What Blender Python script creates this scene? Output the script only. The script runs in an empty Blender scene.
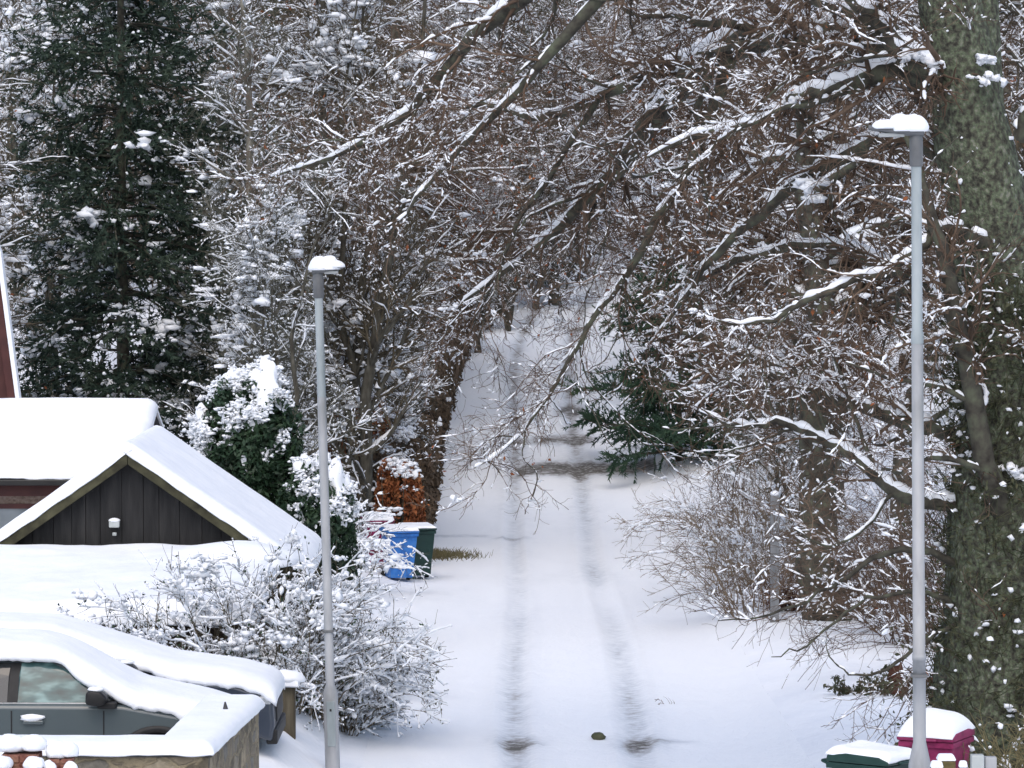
import bpy, bmesh, math, random
import numpy as np
from mathutils import Vector, Matrix

SC = bpy.context.scene
COL = SC.collection
R = math.radians
PI = math.pi

# ------------------------------------------------------------------ materials
def new_mat(name):
    m = bpy.data.materials.new(name); m.use_nodes = True
    nt = m.node_tree
    return m, nt, nt.nodes, nt.links, nt.nodes['Principled BSDF']

def noise_mat(name, cols, scale=6.0, rough=0.8, bump=0.0, bscale=40.0, stretch=(1, 1, 1), detail=6.0,
              spec=0.3, coat=0.0, stops=None, coord='Object', bdist=0.02):
    m, nt, N, L, b = new_mat(name)
    tc = N.new('ShaderNodeTexCoord'); mp = N.new('ShaderNodeMapping')
    mp.inputs['Scale'].default_value = stretch
    L.new(tc.outputs[coord], mp.inputs['Vector'])
    nz = N.new('ShaderNodeTexNoise'); nz.inputs['Scale'].default_value = scale; nz.inputs['Detail'].default_value = detail
    L.new(mp.outputs[0], nz.inputs['Vector'])
    cr = N.new('ShaderNodeValToRGB')
    el = cr.color_ramp.elements
    n = len(cols)
    if stops is None: stops = [0.3 + 0.4 * i / max(1, n - 1) for i in range(n)]
    while len(el) < n: el.new(0.5)
    for i, c in enumerate(cols):
        el[i].position = stops[i]; el[i].color = (*c, 1)
    L.new(nz.outputs['Fac'], cr.inputs['Fac']); L.new(cr.outputs['Color'], b.inputs['Base Color'])
    b.inputs['Roughness'].default_value = rough
    b.inputs['Specular IOR Level'].default_value = spec
    b.inputs['Coat Weight'].default_value = coat
    if bump > 0:
        n2 = N.new('ShaderNodeTexNoise'); n2.inputs['Scale'].default_value = bscale; n2.inputs['Detail'].default_value = 5
        L.new(mp.outputs[0], n2.inputs['Vector'])
        bp = N.new('ShaderNodeBump'); bp.inputs['Strength'].default_value = bump; bp.inputs['Distance'].default_value = bdist
        L.new(n2.outputs['Fac'], bp.inputs['Height']); L.new(bp.outputs[0], b.inputs['Normal'])
    return m

M = {}
M['snow'] = noise_mat('snow', [(.78, .81, .86), (.86, .88, .91)], 3, .75, .25, 14, spec=.15, coord='Object', bdist=.04)
M['treesnow'] = noise_mat('snow_on_branches', [(.76, .79, .84), (.86, .88, .91)], 5, .8, spec=.1)
M['ground'] = noise_mat('ground_snow', [(.77, .80, .85), (.87, .89, .92)], .6, .75, .4, 5, spec=.15, bdist=.06)
M['bark'] = noise_mat('grey_bark', [(.030, .026, .022), (.075, .070, .055), (.13, .125, .105)], 9, .9, .6, 30, (1, 1, .3))
M['bark_green'] = noise_mat('mossy_bark', [(.030, .029, .023), (.075, .077, .058), (.105, .130, .080), (.19, .195, .155)], 18, .95, 1.0, 26, (1, 1, .8), 12,
                            stops=[.33, .46, .56, .68], bdist=.06)
M['limb'] = noise_mat('limb_bark', [(.024, .021, .017), (.060, .056, .044), (.095, .105, .070)], 7, .9, .5, 30)
M['twig'] = noise_mat('brown_twigs', [(.042, .034, .023), (.092, .077, .050), (.165, .132, .094)], 2, .9)
M['twig_red'] = noise_mat('russet_twigs', [(.045, .031, .022), (.102, .068, .047), (.172, .122, .088)], 2, .9)
M['twig_grey'] = noise_mat('grey_twigs', [(.05, .05, .040), (.10, .10, .075), (.17, .165, .14)], 2, .9)
M['twig_tan'] = noise_mat('tan_twigs', [(.10, .075, .05), (.26, .20, .14)], 2, .9)
M['birch'] = noise_mat('pale_bark', [(.06, .055, .045), (.16, .15, .125), (.27, .26, .22)], 5, .9, .3, 30, (1, 1, .5))
M['needle'] = noise_mat('dark_needles', [(.012, .024, .017), (.028, .050, .034), (.058, .078, .052)], 2.2, .7)
M['needle_pine'] = noise_mat('pine_needles', [(.018, .040, .026), (.035, .075, .045), (.06, .10, .05)], 2.5, .7)
M['evergreen'] = noise_mat('evergreen_leaves', [(.008, .018, .010), (.020, .045, .022), (.04, .075, .035)], 3, .55)
M['rust_leaf'] = noise_mat('rust_leaves', [(.12, .036, .014), (.25, .080, .028), (.34, .15, .06)], 4, .8)
M['hedge_leaf'] = noise_mat('hedge_leaves', [(.040, .030, .020), (.085, .058, .036), (.14, .10, .065)], 1.2, .85)
M['olive_leaf'] = noise_mat('olive_leaves', [(.03, .04, .018), (.09, .09, .05)], 4, .7)
M['bracken'] = noise_mat('dead_bracken', [(.045, .018, .012), (.11, .045, .028)], 6, .9)
M['dry_grass'] = noise_mat('dry_grass', [(.09, .08, .04), (.22, .19, .10)], 6, .9)
M['stone'] = None
M['galv'] = noise_mat('galvanised_steel', [(.20, .235, .245), (.29, .33, .345), (.36, .395, .41)], 5, .55, .05, 60, (1, 1, .3), spec=.4)
M['galv_low'] = noise_mat('grey_painted_steel', [(.21, .22, .225), (.31, .32, .335), (.39, .40, .415)], 5, .55, .05, 60, (1, 1, .3), spec=.4)
M['lamp_grey'] = noise_mat('lamp_housing', [(.10, .105, .11), (.14, .145, .15)], 8, .5)
M['lens'] = noise_mat('lamp_lens', [(.30, .32, .33), (.38, .4, .4)], 8, .2, spec=.5)
M['bin_blue'] = noise_mat('blue_plastic', [(.018, .105, .36), (.030, .16, .48), (.06, .19, .48)], 9, .45)
M['bin_green'] = noise_mat('dark_green_plastic', [(.008, .030, .026), (.014, .045, .038)], 5, .45)
M['bin_pink'] = noise_mat('magenta_plastic', [(.13, .010, .045), (.21, .016, .075), (.26, .03, .10)], 9, .5)
M['rubber'] = noise_mat('black_rubber', [(.012, .012, .012), (.022, .022, .022)], 20, .85)
M['board'] = noise_mat('tarred_boards', [(.010, .010, .011), (.020, .020, .021), (.036, .035, .035)], 4, .8, .3, 30, (2, 2, .25))
M['board_brown'] = noise_mat('brown_boards', [(.020, .014, .010), (.045, .030, .020)], 4, .85, .3, 30, (2, 2, .25))
M['barge'] = noise_mat('mossy_bargeboard', [(.022, .020, .013), (.047, .045, .026), (.075, .072, .042)], 5, .9, .3, 25)
M['maroon'] = noise_mat('maroon_paint', [(.045, .012, .012), (.070, .020, .018)], 4, .5)
M['harl'] = noise_mat('pink_harling', [(.20, .145, .12), (.34, .26, .22), (.42, .34, .29)], 22, .95, .8, 60)
M['slate'] = noise_mat('slate', [(.03, .03, .033), (.07, .07, .075)], 6, .7)
M['gutter'] = noise_mat('black_gutter', [(.012, .012, .013), (.02, .02, .02)], 6, .4)
M['pane'] = noise_mat('window_pane', [(.10, .12, .13), (.22, .25, .27)], 1.5, .08, spec=.8)
M['postwood'] = noise_mat('weathered_wood', [(.045, .037, .026), (.10, .085, .058), (.16, .14, .10)], 5, .9, .4, 30, (2, 2, .3))
M['greywood'] = noise_mat('grey_wood', [(.13, .14, .15), (.23, .24, .25)], 5, .9, .4, 30, (2, 2, .3))
M['fencewood'] = noise_mat('fence_wood', [(.035, .028, .02), (.08, .06, .042)], 5, .9, .4, 30, (2, 2, .3))
M['paint_grey'] = noise_mat('grey_green_car_paint', [(.060, .078, .085), (.068, .088, .095)], 2, .35, spec=.5, coat=.5)
M['paint_blue'] = noise_mat('dark_blue_car_paint', [(.018, .026, .042), (.024, .034, .052)], 2, .35, spec=.5, coat=.5)
M['trim'] = noise_mat('black_trim', [(.010, .010, .011), (.018, .018, .019)], 12, .5)
M['chrome'] = noise_mat('pale_trim', [(.45, .46, .47), (.55, .56, .57)], 12, .25, spec=.6)
M['carglass'] = noise_mat('tinted_glass', [(.010, .030, .030), (.035, .090, .088), (.16, .27, .265)], 3.4, .06, spec=.7, stretch=(1.2, 1.2, 3), detail=2)
M['darkglass'] = noise_mat('dark_glass', [(.012, .014, .016), (.03, .034, .036)], 2.6, .06, spec=.7)
M['headlight'] = noise_mat('headlamp', [(.25, .27, .29), (.4, .42, .44)], 20, .1, spec=.7)
M['plastic_pale'] = noise_mat('pale_plastic', [(.34, .37, .37), (.44, .47, .47)], 6, .4)
M['green_post'] = noise_mat('mossy_post', [(.035, .04, .018), (.09, .075, .03), (.16, .11, .06)], 9, .9, .3, 40)
M['brick'] = noise_mat('red_brick', [(.10, .035, .028), (.20, .085, .062), (.26, .15, .10)], 12, .9, .4, 50)

def stone_mat():
    m, nt, N, L, b = new_mat('rubble_stone')
    tc = N.new('ShaderNodeTexCoord'); mp = N.new('ShaderNodeMapping'); mp.inputs['Scale'].default_value = (3.4, 3.4, 5.6)
    L.new(tc.outputs['Object'], mp.inputs['Vector'])
    nz = N.new('ShaderNodeTexNoise'); nz.inputs['Scale'].default_value = 1.6
    L.new(mp.outputs[0], nz.inputs['Vector'])
    mx = N.new('ShaderNodeMixRGB'); mx.blend_type = 'LINEAR_LIGHT'; mx.inputs['Fac'].default_value = .35
    L.new(mp.outputs[0], mx.inputs['Color1']); L.new(nz.outputs['Color'], mx.inputs['Color2'])
    vo = N.new('ShaderNodeTexVoronoi'); vo.inputs['Scale'].default_value = 1.0
    ve = N.new('ShaderNodeTexVoronoi'); ve.feature = 'DISTANCE_TO_EDGE'; ve.inputs['Scale'].default_value = 1.0
    L.new(mx.outputs[0], vo.inputs['Vector']); L.new(mx.outputs[0], ve.inputs['Vector'])
    cr = N.new('ShaderNodeValToRGB'); el = cr.color_ramp.elements
    el[0].position = .1; el[0].color = (.10, .085, .06, 1)
    el[1].position = .9; el[1].color = (.30, .25, .17, 1)
    e = el.new(.5); e.color = (.20, .165, .115, 1)
    e = el.new(.7); e.color = (.16, .15, .13, 1)
    sp = N.new('ShaderNodeSeparateColor'); L.new(vo.outputs['Color'], sp.inputs[0]); L.new(sp.outputs[0], cr.inputs['Fac'])
    n2 = N.new('ShaderNodeTexNoise'); n2.inputs['Scale'].default_value = 14; n2.inputs['Detail'].default_value = 8; L.new(tc.outputs['Object'], n2.inputs['Vector'])
    mul = N.new('ShaderNodeMixRGB'); mul.blend_type = 'OVERLAY'; mul.inputs['Fac'].default_value = .7
    L.new(cr.outputs[0], mul.inputs['Color1']); L.new(n2.outputs['Fac'], mul.inputs['Color2'])
    er = N.new('ShaderNodeValToRGB'); er.color_ramp.elements[0].position = .03; er.color_ramp.elements[1].position = .10
    L.new(ve.outputs['Distance'], er.inputs['Fac'])
    mo = N.new('ShaderNodeMixRGB'); L.new(er.outputs[0], mo.inputs['Fac'])
    mo.inputs['Color1'].default_value = (.24, .20, .13, 1); L.new(mul.outputs[0], mo.inputs['Color2'])
    L.new(mo.outputs[0], b.inputs['Base Color']); b.inputs['Roughness'].default_value = .95
    bp = N.new('ShaderNodeBump'); bp.inputs['Strength'].default_value = .8; bp.inputs['Distance'].default_value = .03
    ad = N.new('ShaderNodeMath'); ad.operation = 'ADD'; L.new(er.outputs[0], ad.inputs[0]); L.new(n2.outputs['Fac'], ad.inputs[1])
    L.new(ad.outputs[0], bp.inputs['Height']); L.new(bp.outputs[0], b.inputs['Normal'])
    return m
M['stone'] = stone_mat()

def road_mat():
    m, nt, N, L, b = new_mat('trodden_snow')
    at_ = N.new('ShaderNodeAttribute'); at_.attribute_name = 'wear_shade'
    tc = N.new('ShaderNodeTexCoord')
    nz = N.new('ShaderNodeTexNoise'); nz.inputs['Scale'].default_value = 7; nz.inputs['Detail'].default_value = 8; nz.inputs['Roughness'].default_value = .65
    L.new(tc.outputs['Object'], nz.inputs['Vector'])
    mr = N.new('ShaderNodeMapRange'); mr.inputs['From Min'].default_value = .30; mr.inputs['From Max'].default_value = .70
    mr.inputs['To Min'].default_value = .35; mr.inputs['To Max'].default_value = 1.5
    L.new(nz.outputs['Fac'], mr.inputs['Value'])
    ml = N.new('ShaderNodeMath'); ml.operation = 'MULTIPLY'; ml.use_clamp = True
    L.new(at_.outputs['Fac'], ml.inputs[0]); L.new(mr.outputs[0], ml.inputs[1])
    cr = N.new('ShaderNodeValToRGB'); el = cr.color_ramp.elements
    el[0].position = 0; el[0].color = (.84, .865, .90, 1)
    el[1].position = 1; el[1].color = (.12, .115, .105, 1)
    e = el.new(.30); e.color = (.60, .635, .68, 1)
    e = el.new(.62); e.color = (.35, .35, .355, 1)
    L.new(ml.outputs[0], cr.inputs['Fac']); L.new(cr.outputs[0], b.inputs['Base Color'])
    b.inputs['Roughness'].default_value = .75; b.inputs['Specular IOR Level'].default_value = .15
    n2 = N.new('ShaderNodeTexNoise'); n2.inputs['Scale'].default_value = 9; n2.inputs['Detail'].default_value = 9; n2.inputs['Roughness'].default_value = .65
    L.new(tc.outputs['Object'], n2.inputs['Vector'])
    bp = N.new('ShaderNodeBump'); bp.inputs['Strength'].default_value = .55; bp.inputs['Distance'].default_value = .05
    L.new(n2.outputs['Fac'], bp.inputs['Height']); L.new(bp.outputs[0], b.inputs['Normal'])
    return m
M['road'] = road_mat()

# ------------------------------------------------------------------ numpy helpers
def _hash(i, j, k):
    h = (i * 374761393 + j * 668265263 + k * 2147483647 % 1000003) & 0x7fffffff
    h = (h ^ (h >> 13)) * 1274126177 & 0x7fffffff
    return ((h ^ (h >> 16)) & 0xffff) / 65535.0

def vnoise(p):
    p = np.asarray(p, float)
    i = np.floor(p).astype(np.int64); f = p - i
    f = f * f * (3 - 2 * f)
    o = 0
    for dx in (0, 1):
        for dy in (0, 1):
            for dz in (0, 1):
                w = (f[..., 0] if dx else 1 - f[..., 0]) * (f[..., 1] if dy else 1 - f[..., 1]) * (f[..., 2] if dz else 1 - f[..., 2])
                o = o + w * _hash(i[..., 0] + dx, i[..., 1] + dy, i[..., 2] + dz)
    return o

def fbm(x, y, z=0.0, oct=3):
    x = np.asarray(x, float); y = np.asarray(y, float)
    p = np.stack([x, y, np.broadcast_to(np.asarray(z, float), x.shape)], -1)
    return sum(vnoise(p * 2 ** k + 17.3 * k) * .5 ** k for k in range(oct)) / sum(.5 ** k for k in range(oct)) - .5

def norm(v):
    return v / np.maximum(np.linalg.norm(v, axis=-1, keepdims=True), 1e-9)

class Acc:
    """Gathers vertices and faces of ONE part before it becomes one mesh."""
    def __init__(s): s.v = []; s.q = []; s.t = []; s.n = 0
    def add(s, v, quads=None, tris=None):
        v = np.asarray(v, float).reshape(-1, 3)
        if quads is not None and len(quads): s.q.append(np.asarray(quads, np.int64).reshape(-1, 4) + s.n)
        if tris is not None and len(tris): s.t.append(np.asarray(tris, np.int64).reshape(-1, 3) + s.n)
        s.v.append(v); s.n += len(v)
    def arrays(s):
        v = np.concatenate(s.v) if s.v else np.zeros((0, 3))
        q = np.concatenate(s.q) if s.q else np.zeros((0, 4), np.int64)
        t = np.concatenate(s.t) if s.t else np.zeros((0, 3), np.int64)
        return v, q, t
    def merge(s, o, Mx=None):
        v, q, t = o if isinstance(o, tuple) else o.arrays()
        if Mx is not None: v = v @ Mx[:3, :3].T + Mx[:3, 3]
        s.add(v, q, t)

def mesh_np(name, v, q, t, mats, smooth=True, midx=None):
    me = bpy.data.meshes.new(name)
    me.vertices.add(len(v)); me.vertices.foreach_set('co', np.ascontiguousarray(v, np.float32).ravel())
    li = np.concatenate([q.ravel(), t.ravel()]).astype(np.int32)
    me.loops.add(len(li)); me.loops.foreach_set('vertex_index', li)
    npoly = len(q) + len(t)
    me.polygons.add(npoly)
    st = np.concatenate([np.arange(len(q)) * 4, len(q) * 4 + np.arange(len(t)) * 3]).astype(np.int32)
    me.polygons.foreach_set('loop_start', st)
    me.polygons.foreach_set('use_smooth', np.full(npoly, smooth))
    for m in mats: me.materials.append(m)
    if midx is not None: me.polygons.foreach_set('material_index', midx.astype(np.int32))
    me.update(calc_edges=True)
    return me

def link(name, me, parent=None, loc=None, rot=None):
    o = bpy.data.objects.new(name, me); COL.objects.link(o)
    if parent is not None: o.parent = parent
    if loc is not None: o.location = loc
    if rot is not None: o.rotation_euler = rot
    return o

def build(acc, name, mat, parent=None, smooth=True, loc=None, rot=None):
    v, q, t = acc.arrays() if isinstance(acc, Acc) else acc
    return link(name, mesh_np(name, v, q, t, [mat], smooth), parent, loc, rot)

def tag(o, label=None, cat=None, group=None, kind=None):
    if label: o['label'] = label
    if cat: o['category'] = cat
    if group: o['group'] = group
    if kind: o['kind'] = kind
    return o

def thing(name, label, cat, loc=(0, 0, 0), rz=0, group=None, lean=(0, 0)):
    o = link(name, None, None, loc, (lean[0], lean[1], rz)); o.empty_display_size = .2
    return tag(o, label, cat, group)

def copy_tree(root, loc, rz, label, scale=1.0, sz=None, group=None):
    r = root.copy(); COL.objects.link(r); r.location = loc; r.rotation_euler = (0, 0, rz)
    r.scale = (scale, scale, sz or scale); r['label'] = label
    if group: r['group'] = group
    for ch in list(root.children):
        c = ch.copy(); COL.objects.link(c); c.parent = r
        for g in list(ch.children):
            d = g.copy(); COL.objects.link(d); d.parent = c
    return r

# bmesh based hard-surface helpers
def bm_obj(name, bm, mat, parent=None, bevel=0, seg=2, smooth=False, loc=None, rot=None):
    bmesh.ops.recalc_face_normals(bm, faces=bm.faces)
    if bevel > 0:
        bmesh.ops.bevel(bm, geom=[e for e in bm.edges if e.is_manifold and e.calc_face_angle(0) > .5], offset=bevel, segments=seg, affect='EDGES', profile=.5, clamp_overlap=True)
    me = bpy.data.meshes.new(name); bm.to_mesh(me); bm.free(); me.materials.append(mat)
    if smooth: me.polygons.foreach_set('use_smooth', [True] * len(me.polygons))
    return link(name, me, parent, loc, rot)

def bm_box(bm, x0, x1, y0, y1, z0, z1, taper=None):
    vs = []
    for z in (z0, z1):
        tx, ty = (taper if (taper and z == z1) else (0, 0))
        vs += [bm.verts.new(p) for p in ((x0 + tx, y0 + ty, z), (x1 - tx, y0 + ty, z), (x1 - tx, y1 - ty, z), (x0 + tx, y1 - ty, z))]
    for f in ((3, 2, 1, 0), (4, 5, 6, 7), (0, 1, 5, 4), (1, 2, 6, 5), (2, 3, 7, 6), (3, 0, 4, 7)):
        bm.faces.new([vs[i] for i in f])

def box(name, mat, parent, x0, x1, y0, y1, z0, z1, bevel=.01, taper=None, **k):
    bm = bmesh.new(); bm_box(bm, x0, x1, y0, y1, z0, z1, taper)
    return bm_obj(name, bm, mat, parent, bevel, **k)

def bm_prism(bm, pts, axis, a0, a1):
    def P(p, a): return {'y': (p[0], a, p[1]), 'x': (a, p[0], p[1]), 'z': (p[0], p[1], a)}[axis]
    A = [bm.verts.new(P(p, a0)) for p in pts]; B = [bm.verts.new(P(p, a1)) for p in pts]
    bm.faces.new(A); bm.faces.new(B[::-1])
    n = len(pts)
    for i in range(n): bm.faces.new((A[i], A[(i + 1) % n], B[(i + 1) % n], B[i]))

def prism(name, mat, parent, pts, axis, a0, a1, bevel=0, **k):
    bm = bmesh.new(); bm_prism(bm, pts, axis, a0, a1)
    return bm_obj(name, bm, mat, parent, bevel, **k)

def lathe(prof, n=20):
    """prof = [(r, z)] -> arrays"""
    a = np.arange(n) * 2 * PI / n
    v = np.concatenate([np.stack([r * np.cos(a), r * np.sin(a), np.full(n, z)], -1) for r, z in prof])
    q = [(i * n + j, i * n + (j + 1) % n, (i + 1) * n + (j + 1) % n, (i + 1) * n + j) for i in range(len(prof) - 1) for j in range(n)]
    return v, np.array(q), np.zeros((0, 3), np.int64)

# polylines -> tubes, all at once.  pts (N,P,3), rad (N,P)
def tubes(acc, pts, rad, k=4):
    pts = np.asarray(pts, float); rad = np.asarray(rad, float)
    N, P = rad.shape
    if N == 0: return
    T = np.empty_like(pts); T[:, 1:-1] = pts[:, 2:] - pts[:, :-2]; T[:, 0] = pts[:, 1] - pts[:, 0]; T[:, -1] = pts[:, -1] - pts[:, -2]
    T = norm(T)
    ref = np.zeros_like(T); ref[..., 2] = 1
    bad = np.abs(pts[:, -1, 2] - pts[:, 0, 2]) > .9 * np.linalg.norm(pts[:, -1] - pts[:, 0], axis=-1)
    ref[bad] = (1, 0, 0)
    U = norm(np.cross(T, ref)); V = np.cross(U, T)
    a = PI / 2 + np.arange(k) * 2 * PI / k
    v = pts[:, :, None] + rad[:, :, None, None] * (np.cos(a)[:, None] * U[:, :, None] + np.sin(a)[:, None] * V[:, :, None])
    i = np.arange(N)[:, None, None] * P * k; j = np.arange(P - 1)[None, :, None] * k; l = np.arange(k)[None, None, :]; l2 = (l + 1) % k
    q = np.stack([i + j + l, i + j + l2, i + j + k + l2, i + j + k + l], -1).reshape(-1, 4)
    acc.add(v.reshape(-1, 3), q)

def at_t(arr, idx, t):
    P = arr.shape[1]; x = t * (P - 1); i = np.minimum(x.astype(int), P - 2); f = x - i
    a = arr[idx, i]; b = arr[idx, i + 1]
    if arr.ndim == 3: f = f[:, None]
    return a + (b - a) * f

def sprout(rng, pts, rad, m, t0, t1, length, ang, wob, trop, P, rr, rmin=.004, lenfall=.55, droop=0.0, plen=None):
    """m children off the polylines. length = (lo, hi) metres, ang = (mean, sd) degrees."""
    N = len(pts)
    L = np.linalg.norm(np.diff(pts, axis=1), axis=-1).sum(1)
    idx = rng.choice(N, m, p=L / L.sum()); t = rng.uniform(t0, t1, m)
    p = at_t(pts, idx, t); r = at_t(rad, idx, t)
    Pn = pts.shape[1]; i = np.minimum((t * (Pn - 1)).astype(int), Pn - 2)
    T = norm(pts[idx, i + 1] - pts[idx, i])
    rnd = norm(rng.normal(size=(m, 3))); perp = norm(np.cross(T, rnd))
    a = np.radians(rng.normal(ang[0], ang[1], m))[:, None]
    d = norm(np.cos(a) * T + np.sin(a) * perp)
    ln = rng.uniform(length[0], length[1], m) * (1 - lenfall * t)
    out = np.empty((m, P, 3)); out[:, 0] = p
    for s in range(1, P):
        d = d + rng.normal(size=(m, 3)) * wob
        d[:, 2] += trop - droop * s
        d = norm(d)
        out[:, s] = out[:, s - 1] + d * (ln / (P - 1))[:, None]
    r0 = np.maximum(r * rr, rmin)
    tt = np.linspace(0, 1, P)
    ra = np.maximum(r0[:, None] * (1 - .75 * tt), rmin * .7)
    return out, ra

def snow_strips(rng, acc, pts, rad, m, rs, k=5, frac=(.3, 1.0), vert=.75, lift=.9):
    """lengths of snow lying along the tops of branches"""
    N, P = rad.shape
    n = rng.integers(0, N, m); i = rng.integers(0, P - 1, m)
    a = pts[n, i]; b = pts[n, i + 1]; T = norm(b - a)
    ok = np.abs(T[:, 2]) < vert
    n, i, a, b = n[ok], i[ok], a[ok], b[ok]; m = len(n)
    if m == 0: return
    ln = rng.uniform(*frac, m); s = rng.uniform(0, 1, m) * (1 - ln)
    tt = s[:, None] + ln[:, None] * np.array([0, .22, .5, .78, 1.0])
    p = a[:, None] + (b - a)[:, None] * tt[..., None]
    r = rad[n, i]
    R_ = np.maximum(rng.uniform(rs[0], rs[1], m), .75 * r)
    prof = np.array([.12, .8, 1.0, .85, .12]) * rng.uniform(.75, 1.15, (m, 5))
    p = p.copy(); p[..., 2] += (r * lift + R_ * .45)[:, None]
    tubes(acc, p, R_[:, None] * prof, k)

def ico(sub):
    bm = bmesh.new(); bmesh.ops.create_icosphere(bm, subdivisions=sub, radius=1)
    v = np.array([x.co[:] for x in bm.verts]); f = np.array([[x.index for x in g.verts] for g in bm.faces]); bm.free()
    return v, f
ICO1, ICO2, ICO3, ICO6 = ico(1), ico(2), ico(3), ico(6)

def snow_runs(rng, acc, pts, rad, cover=.6, add=(.004, .012), ratio=.62, k=6, freq=3.0, up=.55, dens=2, lump=.5):
    """a continuous, uneven ridge of snow along the tops of branches, bare in patches"""
    N, P = rad.shape
    if N == 0: return
    Q = (P - 1) * dens + 1
    t = np.linspace(0, P - 1, Q); i = np.minimum(t.astype(int), P - 2); f = (t - i)
    p = pts[:, i] + (pts[:, i + 1] - pts[:, i]) * f[None, :, None]; r = rad[:, i] + (rad[:, i + 1] - rad[:, i]) * f
    T = norm(np.gradient(p, axis=1))
    n1 = vnoise(p * freq + rng.uniform(0, 50)); n2 = vnoise(p * freq * 5.3 + rng.uniform(0, 50))
    m = np.clip((n1 * .65 + n2 * .35 - (1 - cover) * .8 - .05) * 7, 0, 1) * np.clip((.93 - np.abs(T[..., 2])) * 4, 0, 1)
    R_ = (r * ratio + rng.uniform(add[0], add[1], (N, 1))) * (1 - lump * .5 + lump * n2) * m
    R_[:, 0] = 0; R_[:, -1] = 0
    p = p.copy(); p[..., 2] += r * up + R_ * .55
    tubes(acc, p, R_ + .0004, k)

def snow_dabs(rng, acc, pts, rad, m, rs, ln=(.03, .11)):
    """small broken bits of snow on the finest twigs"""
    N, P = rad.shape
    n = rng.integers(0, N, m); i = rng.integers(0, P - 1, m); t = rng.uniform(0, 1, m)[:, None]
    a = pts[n, i]; b = pts[n, i + 1]; T = norm(b - a); c = a + (b - a) * t
    ok = (np.abs(T[:, 2]) < .85) & (vnoise(c * .9 + 3.3) + rng.uniform(-.3, .3, m) > .42); T, c, n, i = T[ok], c[ok], n[ok], i[ok]; m = len(c)
    R_ = rng.uniform(rs[0], rs[1], m) ** 1.0; L = rng.uniform(ln[0], ln[1], m)
    p = c[:, None] + T[:, None] * (L[:, None] * np.array([-.5, -.18, .2, .5]))[..., None]
    p[..., 2] += (rad[n, i] + R_ * .3)[:, None] + rng.normal(size=(m, 4)) * (R_ * .25)[:, None]
    tubes(acc, p, R_[:, None] * np.array([.25, 1, .9, .2]) * rng.uniform(.7, 1.2, (m, 4)), 4)

def clumps(rng, acc, cen, size, flat=.65, rough=.35, base=ICO1, stretch=.5):
    """irregular lumps of snow: cen (m,3), size (m,)"""
    v, f = base; m = len(cen)
    if m == 0: return
    az = rng.uniform(0, 2 * PI, m); c, s = np.cos(az), np.sin(az)
    sx = size * rng.uniform(1 - stretch * .3, 1 + stretch, m); sy = size * rng.uniform(.7, 1.1, m); szz = size * flat * rng.uniform(.7, 1.3, m)
    w = v[None] * (1 + rough * (rng.random((m, len(v), 1)) - .5) * 2)
    if len(v) > 50:
        w = v[None] * (1 + rough * 1.6 * (vnoise(v[None] * 1.7 + rng.uniform(0, 90, (m, 1, 3))) - .5) + rough * .8 * (vnoise(v[None] * 4.1 + rng.uniform(0, 90, (m, 1, 3))) - .5))[..., None]
    x = w[..., 0] * sx[:, None]; y = w[..., 1] * sy[:, None]; z = w[..., 2] * szz[:, None]
    P = np.stack([x * c[:, None] - y * s[:, None], x * s[:, None] + y * c[:, None], z], -1) + cen[:, None]
    T = (f[None] + (np.arange(m) * len(v))[:, None, None]).reshape(-1, 3)
    acc.add(P.reshape(-1, 3), None, T)

def clump_clusters(rng, acc, cen, size, n=4, base=ICO1):
    m = len(cen)
    c = np.repeat(cen, n, 0) + rng.normal(size=(m * n, 3)) * np.repeat(size, n)[:, None] * np.array([.8, .8, .34])
    clumps(rng, acc, c, np.repeat(size, n) * rng.uniform(.16, .62, m * n) ** 1.0, .75, .6, base, 1.0)

def leaves(rng, acc, cen, size, nrm=None, spread=.8, slim=.5):
    m = len(cen)
    if m == 0: return
    d = rng.normal(size=(m, 3)) if nrm is None else norm(nrm) + rng.normal(size=(m, 3)) * spread
    n = norm(d); u = norm(np.cross(n, rng.normal(size=(m, 3)))); w = np.cross(n, u)
    s = (size * rng.uniform(.6, 1.3, m))[:, None]
    a = cen - u * s; b = cen + w * s * slim + n * s * .15; c = cen + u * s; e = cen - w * s * slim + n * s * .15
    v = np.stack([a, b, c, e], 1).reshape(-1, 3)
    q = np.arange(m)[:, None] * 4 + np.arange(4)
    acc.add(v, q)

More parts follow.
